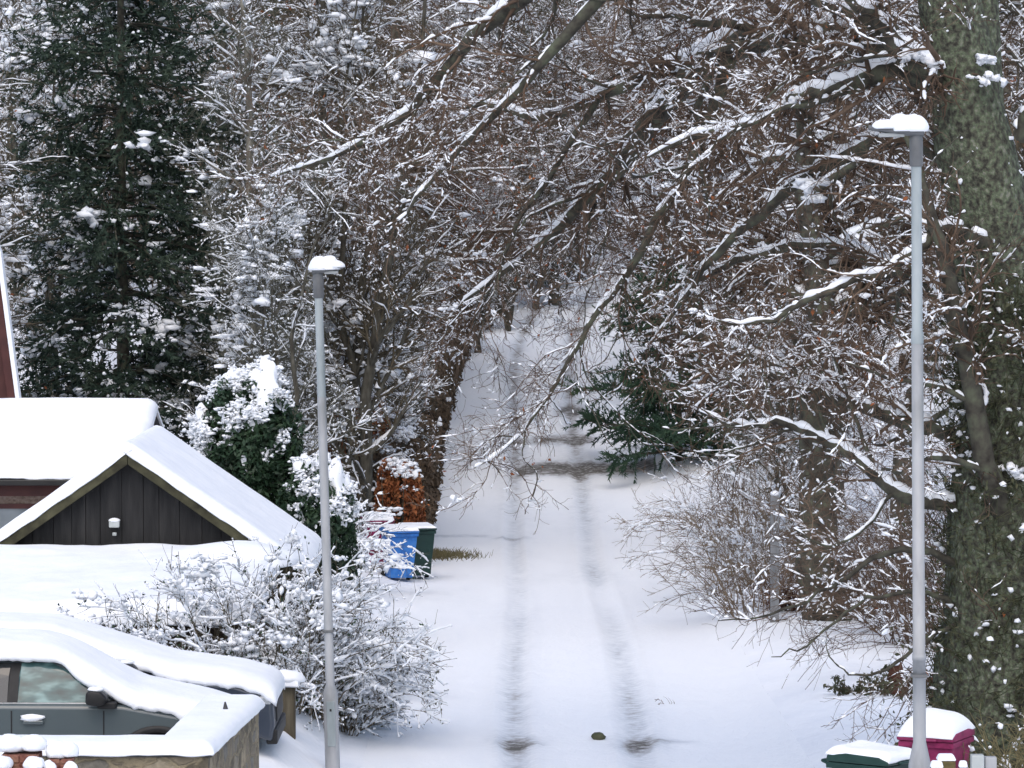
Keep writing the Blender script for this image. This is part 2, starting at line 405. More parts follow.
# ------------------------------------------------------------------ terrain
CAM_H = 6.6
_ry = np.array([-40, 84, 90, 94, 103, 114, 133, 150, 170, 200, 260, 340, 420])
_rz = np.array([0, 0, .08, .25, 1.15, 2.25, 4.0, 5.5, 8.0, 13.0, 26.0, 42.0, 50.0])
_gy = np.arange(-40, 420, .5)
_gz = np.interp(_gy, _ry, _rz)
_ker = np.hanning(21); _ker /= _ker.sum()
_gz = np.convolve(np.pad(_gz, 10, 'edge'), _ker, 'valid')
def sstep(x, a, b):
    t = np.clip((np.asarray(x, float) - a) / (b - a), 0, 1); return t * t * (3 - 2 * t)
def road_x(y):
    y = np.asarray(y, float); return .85 + 3.6 * (np.clip(y - 115, 0, 45) / 40) ** 2 + 14 * (np.clip(y - 160, 0, 300) / 40)
def base_z(x, y):
    x = np.asarray(x, float); y = np.asarray(y, float)
    z = np.interp(y, _gy, _gz)
    near = 1 - sstep(y, 56, 76)
    z = z + sstep(-x, 2.0, 3.0) * (.54 * (1 - sstep(y, 50, 60)) + .22 * sstep(y, 50, 60))
    z = z + sstep(-x, 5, 30) * 3.0 * sstep(y, 72, 110)
    z = z + sstep(x, 2.6, 4.4) * (.55 * (1 - sstep(y, 44, 58)) + .25 * sstep(y, 44, 58))
    z = z + sstep(x, 5, 26) * 4.0 * sstep(y, 50, 90)
    z = z + .5 * (1 - sstep(y, 22, 37)) * (sstep(-x, 2, 4) + sstep(x, 2, 4))
    return z
def ground_z(x, y):
    x = np.asarray(x, float); y = np.asarray(y, float)
    off = sstep(np.abs(x - road_x(y)), 2.2, 3.4)
    return base_z(x, y) + off * (.16 * fbm(x * .5, y * .3, 3.1) + .05 * fbm(x * 2.2, y * 1.4, 8.7)) + .02 * fbm(x * 1.5, y * .5, 5.5) + off * .05
def gz(x, y): return float(ground_z(np.array([float(x)]), np.array([float(y)]))[0])
def G(x, y, dz=-.03): return (x, y, gz(x, y) + dz)

def grid_obj(name, xs, ys, mat, keep=None, xoff=None):
    X, Y = np.meshgrid(xs, ys)
    if xoff is not None: X = X + xoff(Y)
    Z = ground_z(X, Y)
    v = np.stack([X, Y, Z], -1).reshape(-1, 3)
    nx, ny = len(xs), len(ys)
    i = np.arange(ny - 1)[:, None] * nx + np.arange(nx - 1)[None]
    q = np.stack([i, i + 1, i + nx + 1, i + nx], -1)
    if keep is not None: q = q[keep]
    o = link(name, mesh_np(name, v, q.reshape(-1, 4), np.zeros((0, 3), np.int64), [mat]))
    return o, X, Y

ys = np.concatenate([np.arange(-40, 36, 4.), np.arange(36, 140, .5), np.arange(140, 200, 2.), np.arange(200, 421, 10.)])
RW = 2.7
side = np.concatenate([np.arange(RW, 14, .3), np.arange(14, 34, 2.), np.arange(34, 215, 12.)])
# the snow sheet follows the bend of the road; its middle strip is the road sheet
Ls, XX, YY = grid_obj('snowy_ground', np.concatenate([-side[::-1], side]), ys, M['ground'],
                      keep=(np.s_[:, np.arange(2 * len(side) - 1) != len(side) - 1]), xoff=road_x)
tag(Ls, kind='structure')
yr = np.concatenate([np.arange(-40, 36, 4.), np.arange(36, 60, .12), np.arange(60, 140, .25), np.arange(140, 200, 2.), np.arange(200, 421, 10.)])
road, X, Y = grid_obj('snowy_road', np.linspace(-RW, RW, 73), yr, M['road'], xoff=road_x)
tag(road, kind='structure')
U = X - road_x(Y)
w = np.zeros_like(X)
for c, sd in ((-.78, .14), (.80, .16)):
    wob = c + .04 * np.sin(Y * .21 + c) + .12 * fbm(Y * .05, Y * 0 + c * 9, 1.7, 2)
    core = np.exp(-((U - wob) / sd) ** 2) + .45 * np.exp(-((U - wob) / (sd * 2.4)) ** 2)
    amp = .14 + .15 * np.clip(fbm(Y * .22, Y * 0 + c * 5, 4.2, 3) * 2.6 + .15, 0, 1) + .22 * sstep(Y, 90, 104)
    amp += .62 * np.exp(-((Y - 51.3) / .7) ** 2) + .12 * np.exp(-((Y - 55) / 4.) ** 2) - .13 * np.exp(-((Y - 70) / 6) ** 2)
    w += core * amp
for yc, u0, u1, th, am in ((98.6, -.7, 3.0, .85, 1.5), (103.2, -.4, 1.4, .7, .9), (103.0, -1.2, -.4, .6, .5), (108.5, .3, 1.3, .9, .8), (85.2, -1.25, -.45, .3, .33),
                           (85.8, -2.7, -1.3, .28, .30), (51.2, -1.0, -.45, .18, .5), (51.4, .75, 1.5, .15, .4), (127, 0, 1.6, .6, .6), (119, .5, 1.1, .5, .35), (97.5, .5, 1.1, .5, .3), (101.6, 1.9, 2.7, .3, .5)):  # dark cross-bands: slush stains, and the pine's shadow painted into the colour
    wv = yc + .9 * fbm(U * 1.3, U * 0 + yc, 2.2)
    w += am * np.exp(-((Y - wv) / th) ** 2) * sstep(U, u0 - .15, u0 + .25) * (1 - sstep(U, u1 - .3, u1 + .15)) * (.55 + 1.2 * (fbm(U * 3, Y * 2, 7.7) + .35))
w += .07 * np.clip(fbm(X * .8, Y * .25, 9.1) * 3, 0, 1) * sstep(Y, 60, 75)
w = np.clip(w * (1 + 1.2 * fbm(X * 5, Y * 2.2, 2.4)), 0, 1)
co = np.stack([X, Y, ground_z(X, Y)], -1); inside = sstep(RW - np.abs(U), .05, .3)
for c, sd in ((-.78, .17), (.80, .19)):
    q = (U - c - .05 * np.sin(Y * .21 + c)) / sd
    co[..., 2] += inside * (-.035 * np.exp(-q ** 4) + .022 * np.exp(-((np.abs(q) - 1.5) / .35) ** 2) * (1 + 2 * fbm(X * 6, Y * 3, 1.1)))
co[..., 2] += inside * (.035 * fbm(X * 3.5, Y * 2.0, 6.6, 3) + .02 * np.clip(fbm(X * 9, Y * 6, 2.6, 2) - .12, 0, 1) * 4)
road.data.vertices.foreach_set('co', co.astype(np.float32).ravel()); road.data.update()
attr = road.data.attributes.new('wear_shade', 'FLOAT', 'POINT'); attr.data.foreach_set('value', w.ravel().astype(np.float32))  # track wear together with the painted shadow bands

# ------------------------------------------------------------------ snow covers
def snow_slab(P00, P10, P11, P01, thick, nu=40, nv=20, sag=.06, seed=0, lump=.25, down=.05, pw=6):
    """a blanket lying on the quad P00..P01: round edges, uneven top"""
    P00, P10, P11, P01 = [np.array(p, float) for p in (P00, P10, P11, P01)]
    u = (1 - np.cos(np.linspace(0, PI, nu))) / 2; v = (1 - np.cos(np.linspace(0, PI, nv))) / 2
    Uu, Vv = np.meshgrid(u, v)
    lu = np.linalg.norm(P10 - P00); lv = np.linalg.norm(P01 - P00)
    B = (P00 * ((1 - Uu) * (1 - Vv))[..., None] + P10 * (Uu * (1 - Vv))[..., None] + P11 * (Uu * Vv)[..., None] + P01 * ((1 - Uu) * Vv)[..., None])
    du = np.minimum(Uu, 1 - Uu) * lu; dv = np.minimum(Vv, 1 - Vv) * lv
    def e(d): t = np.clip(d / (thick * 1.1), 0, 1); return np.sqrt(1 - (1 - t) ** 2)
    h = thick * e(du) * e(dv)
    h = h * (1 + lump * 2 * fbm(B[..., 0] * 1.3, B[..., 1] * 1.3, seed + B[..., 2], 3))
    nse = fbm(B[..., 0] * 4, B[..., 1] * 4, seed + 3.3, 2)
    top = B.copy(); top[..., 2] += h + .004
    edge = (np.minimum(du, dv) < 1e-6)
    bot = B.copy(); bot[..., 2] -= np.where(edge, down * (1 + 2 * nse), 0)
    top[..., 2] -= np.where(edge, down * .6 * (1 + 2 * nse), 0)
    acc = Acc(); n = nu * nv
    i = (np.arange(nv - 1)[:, None] * nu + np.arange(nu - 1)[None]).ravel()
    qt = np.stack([i, i + 1, i + nu + 1, i + nu], -1)
    ring = np.concatenate([np.arange(nu - 1), np.arange(nv - 1) * nu + nu - 1, (nv - 1) * nu + np.arange(nu - 1, 0, -1), np.arange(nv - 1, 0, -1) * nu])
    nx = np.roll(ring, -1)
    acc.add(np.concatenate([top.reshape(-1, 3), bot.reshape(-1, 3)]), np.concatenate([qt, qt[:, ::-1] + n, np.stack([ring, ring + n, nx + n, nx], -1)]))
    return acc

def blob(cx, cy, cz, sx, sy, sz, seed, base=ICO3, rough=.25, cut=None):
    v, f = base
    w = v * (1 + rough * (vnoise(v * 1.8 + seed * 7.1) - .5) + rough * .5 * (vnoise(v * 4.3 + seed * 3.3) - .5))[:, None]
    if cut is not None: w[:, 2] = np.maximum(w[:, 2], cut)
    return w * np.array([sx, sy, sz]) + np.array([cx, cy, cz]), np.zeros((0, 4), np.int64), f

# ------------------------------------------------------------------ house
hs = thing('house', 'pink harled cottage with a thickly snowed roof behind the dark shed', 'house', (0, 0, 0))
hw = box('wall', M['harl'], hs, -13, -6.45, 67.2, 72.6, .2, 2.52, 0)
prism('gable_wall', M['harl'], hs, [(67.2, 2.52), (72.6, 2.52), (69.9, 3.38)], 'x', -6.75, -6.452)
bm = bmesh.new()
bm_prism(bm, [(66.7, 2.40), (69.9, 3.42), (69.9, 3.50), (66.7, 2.48)], 'x', -13, -6.25)
bm_prism(bm, [(73.1, 2.40), (69.902, 3.42), (69.902, 3.50), (73.1, 2.48)], 'x', -13, -6.25)
rf = bm_obj('roof', bm, M['slate'], hs)
a = snow_slab((-13, 66.62, 2.49), (-6.2, 66.62, 2.49), (-6.2, 70.0, 3.52), (-13, 70.0, 3.52), .2, 90, 30, seed=1, lump=.10, down=.05)
a.merge(snow_slab((-13, 69.8, 3.48), (-6.2, 69.8, 3.48), (-6.2, 73.2, 2.46), (-13, 73.2, 2.46), .2, 90, 20, seed=2, lump=.12))
build(a, 'snow_cover', M['snow'], rf)
box('gutter', M['gutter'], hs, -13, -6.3, 66.58, 66.69, 2.34, 2.44, .02)
box('fascia', M['maroon'], hs, -13, -6.4, 66.95, 67.19, 2.14, 2.36, .008)
wn = thing('window', None, None); wn.parent = hs
bm = bmesh.new()
bm_box(bm, -9.0, -7.86, 67.10, 67.19, 1.92, 2.0); bm_box(bm, -9.0, -7.86, 67.10, 67.19, .9, .98)
bm_box(bm, -7.94, -7.86, 67.11, 67.189, .98, 1.92); bm_box(bm, -9.0, -8.92, 67.11, 67.189, .98, 1.92)
bm_obj('frame', bm, M['maroon'], wn)
box('pane', M['pane'], wn, -8.92, -7.94, 67.15, 67.18, .98, 1.92, 0)
box('sill', M['harl'], wn, -9.06, -7.8, 67.02, 67.2, .82, .897, .01)

hb = thing('timber_gable', 'dark maroon timber gable with a snowy verge at the upper end of the house', 'gable end', (.13, 0, 0))
prism('wall', M['maroon'], hb, [(-14, .2), (-9.0, .2), (-8.98, 3.3), (-9.36, 6.2), (-9.75, 7.6), (-11.5, 8.4), (-14, 8.4)], 'y', 71.6, 72.4)
prism('bargeboard', M['maroon'], hb, [(-8.96, 3.2), (-9.10, 3.2), (-9.50, 6.2), (-9.99, 7.6), (-9.86, 7.66), (-9.34, 6.2)], 'y', 71.45, 71.597, .01)
prism('snow_cover', M['snow'], hb, [(-8.88, 3.2), (-8.956, 3.2), (-9.336, 6.2), (-9.85, 7.66), (-9.76, 7.72), (-9.25, 6.2)], 'y', 71.4, 71.7, .02)

# ------------------------------------------------------------------ dark boarded shed
sh = thing('garden_shed', 'black boarded shed with a snowy pitched roof and mossy bargeboards', 'shed', (0, 0, 0))
AX, AZ, SL, HWID = -5.46, 3.46, .71, 2.46
bm = bmesh.new(); rg = random.Random(4)
x = AX - HWID + .12
while x < AX + HWID - .12:
    x2 = min(x + rg.uniform(.17, .34), AX + HWID - .12)
    t0 = AZ - .10 - SL * abs(x - AX); t1 = AZ - .10 - SL * abs(x2 - AX); y0 = 57 + rg.uniform(0, .022)
    pts = [(x, .1), (x2 - .008, .1), (x2 - .008, t1), (x, t0)]
    if x < AX < x2: pts.insert(3, (AX, AZ - .10))
    bm_prism(bm, pts, 'y', y0, 57.06); x = x2
bm_prism(bm, [(AX - HWID + .12, .1), (AX + HWID - .12, .1), (AX + HWID - .12, AZ - .12 - SL * (HWID - .12)), (AX, AZ - .12), (AX - HWID + .12, AZ - .12 - SL * (HWID - .12))], 'y', 57.065, 61.4)
bm_obj('wall', bm, M['board'], sh)
for sgn in (-1, 1):
    bm = bmesh.new()
    e = AX + sgn * HWID; ez = AZ - SL * HWID
    bm_prism(bm, [(AX + sgn * .003, AZ), (e, ez), (e, ez - .06), (AX + sgn * .003, AZ - .06)], 'y', 56.8, 61.6)
    rf = bm_obj('roof', bm, M['slate'], sh)
    bm = bmesh.new()
    bm_prism(bm, [(AX + sgn * .003, AZ + .005), (e, ez + .005), (e, ez - .17), (AX + sgn * .003, AZ - .19)], 'y', 56.72, 56.796)
    bm_obj('bargeboard', bm, M['barge'], sh, .01)
    build(snow_slab((AX - sgn * .06, 56.70, AZ + .03), (e + sgn * .12, 56.70, ez - .06), (e + sgn * .12, 61.75, ez - .06), (AX - sgn * .06, 61.75, AZ + .03), .17, 40, 60, seed=5 + sgn, lump=.15, down=.03),
          'snow_cover', M['snow'], rf)
sl = thing('security_light', None, None, (-5.67, 56.98, 2.41)); sl.parent = sh
box('housing', M['plastic_pale'], sl, -.075, .075, -.11, 0, -.05, .05, .015)
box('sensor', M['plastic_pale'], sl, -.03, .03, -.07, 0, -.17, -.12, .012)
v, q, t = blob(0, -.055, .055, .085, .075, .035, 3, ICO2); build((v, q, t), 'snow_cover', M['snow'], sl)

lt = thing('lean_to', 'low brown boarded lean-to under a broad sheet of snow in front of the shed', 'outbuilding', (0, 0, 0))
bm = bmesh.new(); x = -9.6
while x < -3.55:
    x2 = min(x + rg.uniform(.12, .2), -3.5); bm_box(bm, x, x2 - .01, 51.75 + rg.uniform(0, .02), 51.8, .2, 1.50); x = x2
bm_prism(bm, [(51.81, .2), (56.7, .2), (56.7, 1.80), (51.81, 1.48)], 'x', -9.6, -3.5)
bm_obj('wall', bm, M['board_brown'], lt)
bm = bmesh.new(); bm_prism(bm, [(51.5, 1.50), (56.75, 1.84), (56.75, 1.90), (51.5, 1.56)], 'x', -9.7, -3.35)
rf = bm_obj('roof', bm, M['slate'], lt)
build(snow_slab((-9.8, 51.42, 1.55), (-3.28, 51.42, 1.55), (-3.28, 56.9, 1.91), (-9.8, 56.9, 1.91), .24, 80, 60, seed=11, lump=.25, down=.05), 'snow_cover', M['snow'], rf)
v, q, t = blob(-3.95, 56.0, 1.95, .95, .9, .28, 4, cut=-.1); build((v, q, t), 'snow_drift', M['snow'], lt)

# ------------------------------------------------------------------ stone wall with a return
sw = thing('stone_wall', 'rubble stone garden wall with a thick flat cap of snow in front of the grey car', 'wall', (0, 0, 0))
def lwall(bm, d, z0, z1):
    bm_prism(bm, [(-9, 37.5 - d), (-2.86 + d, 37.5 - d), (-2.62 + d, 41.25 + d), (-3.16 - d, 41.25 + d), (-3.28 - d, 38.05 + d), (-9, 38.05 + d)], 'z', z0, z1)
bm = bmesh.new(); lwall(bm, 0, .1, 1.64); bm_obj('masonry', bm, M['stone'], sw)
bm = bmesh.new(); lwall(bm, .035, 1.642, 1.685); bm_obj('coping', bm, M['slate'], sw, .01)
a = snow_slab((-9, 37.42, 1.68), (-2.80, 37.42, 1.68), (-2.79, 38.12, 1.68), (-9, 38.12, 1.68), .10, 110, 16, seed=21, lump=.16, down=.02)
a.merge(snow_slab((-3.40, 37.43, 1.682), (-2.81, 37.43, 1.682), (-2.56, 41.33, 1.682), (-3.22, 41.33, 1.682), .115, 22, 60, seed=22, lump=.14, down=.02))
build(a, 'snow_cover', M['snow'], sw)
bm = bmesh.new(); bmesh.ops.create_cone(bm, segments=6, radius1=.035, radius2=.008, depth=.10, cap_ends=True)
o = bm_obj('slate_chip', bm, M['slate'], None, 0, loc=(-2.87, 39.9, 1.83), rot=(.12, -.1, .4))
tag(o, 'small dark stone chip standing up in the snow on the garden wall', 'stone')

# ------------------------------------------------------------------ cars
def arc(cx, cz, r, a0, a1, n):
    return [(cx + r * math.cos(a0 + (a1 - a0) * i / n), cz + r * math.sin(a0 + (a1 - a0) * i / n)) for i in range(n + 1)]

def make_car(label, loc, paint, top, front_style, glass, seed):
    """local: nose at x = 0, tail at -x; top = profile of hood/windscreen/roof/rear as (x, z)"""
    c = thing('parked_car', label, 'car', loc)
    W = .90; L = 4.55; ax = (-.86, -3.52); r = .43
    (xc, zc), (xr, zr), (xb, zb), (xt, zt) = top['cowl'], top['roof_front'], top['roof_back'], top['tail']
    pts = [(-.03, .30), (0, .50), (-.02, .80), (-.14, top['nose']), (-.45, top['nose'] + .10), (xc, zc), (xt, zt), (-L + .03, zt - .22), (-L, .55), (-L + .06, .30)]
    low = [(-L + .06, .30)] + arc(ax[1], .41, r, PI - .05, .05, 12)[::1] + arc(ax[0], .41, r, PI - .05, .05, 12) + [(-.03, .30)]
    pts = pts[:-1] + low[:-1]
    body = prism('body', paint, c, pts, 'y', -W, W, .05, seg=3, smooth=False)
    for p in body.data.polygons: p.use_smooth = abs(p.normal.y) < .98 and p.area < .25
    box('underbody', M['trim'], c, -L + .3, -.3, -W + .32, W - .32, .25, .85, 0)
    # greenhouse
    hb, ht = .80, .60
    ring = lambda x0, x1, hw, z: [(x0, -hw, z), (x1, -hw, z), (x1, hw, z), (x0, hw, z)]
    bm = bmesh.new()
    lv = [(xt + .12, xc - .02, hb, zc - .04), (xb - .28, xr + .42, (hb * .45 + ht * .55), zc + (zr - zc) * .58), (xb - .02, xr + .10, ht + .03, zr - .07), (xb + .18, xr - .16, ht - .10, zr)]
    rows = [[bm.verts.new(p) for p in ring(*l)] for l in lv]
    for A, B in zip(rows, rows[1:]):
        for i in range(4): bm.faces.new((A[i], A[(i + 1) % 4], B[(i + 1) % 4], B[i]))
    bm.faces.new(rows[-1]); bm.faces.new(rows[0][::-1])
    bm_obj('cabin', bm, paint, c, .03, 2)
    def side_y(z):
        zs = [l[3] for l in lv]; hs_ = [l[2] for l in lv]
        return float(np.interp(z, zs, hs_))
    def pane(name, mat, poly, off, parent=c, side=-1):
        bm = bmesh.new()
        A = [bm.verts.new((px, side * (side_y(pz) + off), pz)) for px, pz in poly]; B = [bm.verts.new((px, side * (side_y(pz) + off - .02), pz)) for px, pz in poly]
        bm.faces.new(A); bm.faces.new(B[::-1]); n = len(A)
        for i in range(n): bm.faces.new((A[i], A[(i + 1) % n], B[(i + 1) % n], B[i]))
        return bm_obj(name, bm, mat, parent)
    zl = zc + .015; zu = zr - .075; zm = zc + (zr - zc) * .58
    def xa(z): return float(np.interp(z, [l[3] for l in lv], [l[1] for l in lv])) - .10
    xB = xr - .36
    for side in (-1, 1):
        fw = [(xa(zl) - .12, zl), (xa(zm) - .02, zm), (xa(zu), zu), (xB + .06, zu), (xB + .04, zm), (xB + .03, zl)]
        pane('window', glass, fw, .010, side=side)
        pane('window', M['darkglass'], [(xB - .08, zl), (xB - .07, zm), (xB - .05, zu), (xB - .85, zu), (xB - .92, zm), (xB - .98, zl)], .010, side=side)
        pane('pillar', M['trim'], [(xB + .03, zl), (xB + .04, zm), (xB + .06, zu), (xB - .05, zu), (xB - .07, zm), (xB - .08, zl)], .013, side=side)
        y0, y1 = sorted((side * (W - .012), side * (W + .006)))
        box('window_trim', M['chrome'], c, xB - .98, xa(zl) - .05, *sorted((side * (side_y(zl) + .012), side * (side_y(zl) + .028))), zl - .022, zl - .002, .004)
        for sx in (xB - .02, xB - 1.05, xa(zl) - .02):
            box('door_seam', M['trim'], c, sx - .007, sx + .007, *sorted((side * (W - .02), side * (W + .0025))), .40, zc - .06, 0)
        for hx in (xB + .10, xB - .90):
            dh = box('door_handle', paint, c, hx, hx + .22, *sorted((side * (W - .01), side * (W + .045))), zc - .20, zc - .155, .015)
            v, q, t = blob(hx + .10, side * (W + .03), zc - .13, .13, .035, .04, hx, ICO2, .5); build((v, q, t), 'snow_cover', M['snow'], dh)
        bm = bmesh.new(); mx, my = xa(zl) - .09, side * (W + .13)
        bm_prism(bm, [(-.10, -.055), (-.095, .07), (-.03, .095), (.06, .075), (.13, .01), (.10, -.06), (0, -.075)], 'y', -.11, .11)
        for vv_ in bm.verts: vv_.co += Vector((mx, my, zc + .085))
        mr = bm_obj('wing_mirror', bm, M['trim'], c, .03, 3, smooth=True)
        v, q, t = blob(mx, my, zc + .18, .085, .10, .03, 4.4, ICO2); build((v, q, t), 'snow_cover', M['snow'], mr)
        box('mirror_arm', M['trim'], mr, xa(zl) - .08, xa(zl) + .12, *sorted((side * (W - .10), side * (W + .10))), zc - .03, zc + .04, .018)
        for cx in ax:
            fl = Acc(); n = 22
            pr = []
            for rr, yy in ((r - .005, W - .03), (r - .005, W + .018), (r + .055, W + .018), (r + .07, W - .01)):
                th = np.linspace(PI - .12, .12, n); pr.append(np.stack([cx + rr * np.cos(th), np.full(n, side * yy), .41 + rr * np.sin(th)], -1))
            v = np.concatenate(pr); q = [(i * n + j, i * n + j + 1, (i + 1) * n + j + 1, (i + 1) * n + j) for i in range(3) for j in range(n - 1)]
            fl.add(v, q); build(fl, 'arch_trim', M['trim'] if front_style else paint, c)
            wv, wq, wt = lathe([(.0, -.09), (.21, -.09), (.31, -.10), (.335, -.07), (.335, .07), (.31, .10), (.21, .09), (0, .09)], 28)
            Rm = np.array([[1, 0, 0], [0, 0, 1], [0, -1, 0]])
            wh = build((wv @ Rm.T + np.array([cx, side * (W - .13), .335]), wq, wt), 'wheel', M['rubber'], c)
            hv, hq, ht_ = lathe([(0, -.12), (.06, -.125), (.19, -.112), (.205, -.085)], 20)
            build((hv @ Rm.T * np.array([1, -side, 1]) + np.array([cx, side * (W - .13), .335]), hq, ht_), 'rim', M['chrome'], wh)
        box('headlight', M['headlight'], c, -.42, -.035, *sorted((side * (W - .30), side * (W + .004))), .72, .84, .03)
    box('grille', M['trim'], c, -.02, .012, -.55, .55, .50, .72, .01)
    box('bumper', M['trim'], c, -.10, .03, -.84, .84, .27, .44, .02)
    bm = bmesh.new()
    A = [bm.verts.new(p) for p in ((xc + .0, -hb + .10, zc + .03), (xc + .0, hb - .10, zc + .03), (xr + .12, ht - .06, zr - .06), (xr + .12, -ht + .06, zr - .06))]
    bm.faces.new(A); bmesh.ops.solidify(bm, geom=bm.faces[:], thickness=.01)
    bm_obj('windscreen', bm, M['darkglass'], c)
    # snow blanket along the top profile
    px = [.035, -.10, -.45, xc + .1, xr + .12, xr - .15, (xr + xb) / 2, xb + .1, xb - .35, xt, -L - .02]
    pz = [top['nose'] - .12, top['nose'] + .02, top['nose'] + .12, zc + .02, zr - .06, zr + .02, zr + .05, zr + .0, zr - .25, zt + .02, zt - .3]
    ph = [W - .04, W - .02, W - .01, W - .03, ht + .13, ht + .13, ht + .13, ht + .13, ht + .17, W - .06, W - .08]
    d = np.concatenate([[0], np.cumsum(np.hypot(np.diff(px), np.diff(pz)))])
    dd = np.linspace(0, d[-1], 120)
    def sm(vv):
        y = np.interp(dd, d, vv); k = np.hanning(9); k /= k.sum(); return np.convolve(np.pad(y, 4, 'edge'), k, 'valid')
    X_, Z_, H_ = sm(px), sm(pz) + .03, sm(ph) + .02
    nv = 41; vv = np.linspace(-1, 1, nv)
    A = np.empty((120, nv, 3)); B = A.copy()
    tx = np.gradient(X_); tz = np.gradient(Z_); nl = np.hypot(tx, tz); nx_, nz_ = tz / nl * 1, -tx / nl
    for j, q_ in enumerate(vv):
        s = np.sign(q_) * abs(q_) ** .8
        edge = np.sqrt(max(0, 1 - abs(q_) ** 7))
        droop = np.where(X_ > xc + .1, .07, .055) * abs(q_) ** 5
        th = .10 * edge * (1 + .30 * fbm(X_ * 2.2, np.full(120, q_ * 1.6), seed, 3)) + .006
        rag = .16 * max(0, abs(q_) - .8) / .2 * fbm(X_ * 7, np.full(120, float(np.sign(q_))), seed + 4, 3)
        endf = np.clip(dd / .12, 0, 1) * np.clip((dd[-1] - dd) / .12, 0, 1); th = th * np.sqrt(endf)
        yy = s * (H_ + .05)
        A[:, j] = np.stack([X_ - nx_ * 0 + nx_ * th * .6, yy, Z_ + np.maximum(nz_, .35) * th - droop + rag], -1)
        B[:, j] = np.stack([X_, s * (H_ - .0), Z_ - droop - .03 + rag], -1)
    n = 120 * nv; i = (np.arange(119)[:, None] * nv + np.arange(nv - 1)[None]).ravel()
    qt = np.stack([i, i + 1, i + nv + 1, i + nv], -1)
    ringi = np.concatenate([np.arange(nv - 1), np.arange(119) * nv + nv - 1, 119 * nv + np.arange(nv - 1, 0, -1), np.arange(119, 0, -1) * nv]); nxt = np.roll(ringi, -1)
    ac = Acc(); ac.add(np.concatenate([A.reshape(-1, 3), B.reshape(-1, 3)]), np.concatenate([qt, qt[:, ::-1] + n, np.stack([ringi, ringi + n, nxt + n, nxt], -1)]))
    build(ac, 'snow_cover', M['snow'], c)
    return c

make_car('grey car under deep snow, parked close behind the stone wall', (-2.84, 42.45, .53), M['paint_grey'],
         dict(cowl=(-1.22, 1.12), roof_front=(-2.0, 1.61), roof_back=(-3.95, 1.60), tail=(-4.45, 1.14), nose=.88), 1, M['carglass'], 3.1)
make_car('dark blue car under deep snow, parked beyond the grey car', (-2.72, 46.55, .43), M['paint_blue'],
         dict(cowl=(-1.34, 1.06), roof_front=(-2.45, 1.49), roof_back=(-4.0, 1.48), tail=(-4.45, 1.10), nose=.86), 0, M['darkglass'], 8.4)

# ------------------------------------------------------------------ fence behind the cars
def fence(label, x0, x1, y, top, gpost):
    f = thing('board_fence', label, 'fence', (0, 0, 0))
    bm = bmesh.new(); x = x0; r_ = random.Random(9)
    while x < x1:
        x2 = min(x + .14, x1); bm_box(bm, x, x2 - .012, y + r_.uniform(0, .012), y + .03, .3, top - r_.uniform(0, .03)); x = x2
    bm_obj('boards', bm, M['fencewood'], f)
    for px in np.arange(x1 + .09, x0, -2.1):
        p = box('post', M['postwood'], f, px - .085, px + .085, y - .09, y + .09, .1, top + .03, .012)
        v, q, t = blob(px, y, top + .07, .20, .17, .11, px, cut=-.35); build((v, q, t), 'snow_cover', M['snow'], p)
    build(snow_slab((x0, y - .16, top + .02), (x1 + .22, y - .16, top + .02), (x1 + .22, y + .2, top + .02), (x0, y + .2, top + .02), .16, 90, 12, seed=31, lump=.3, down=.05), 'snow_cover', M['snow'], f)
    return f
fence('brown board fence capped with snow behind the dark blue car', -9.0, -2.80, 48.3, 1.10, 0)

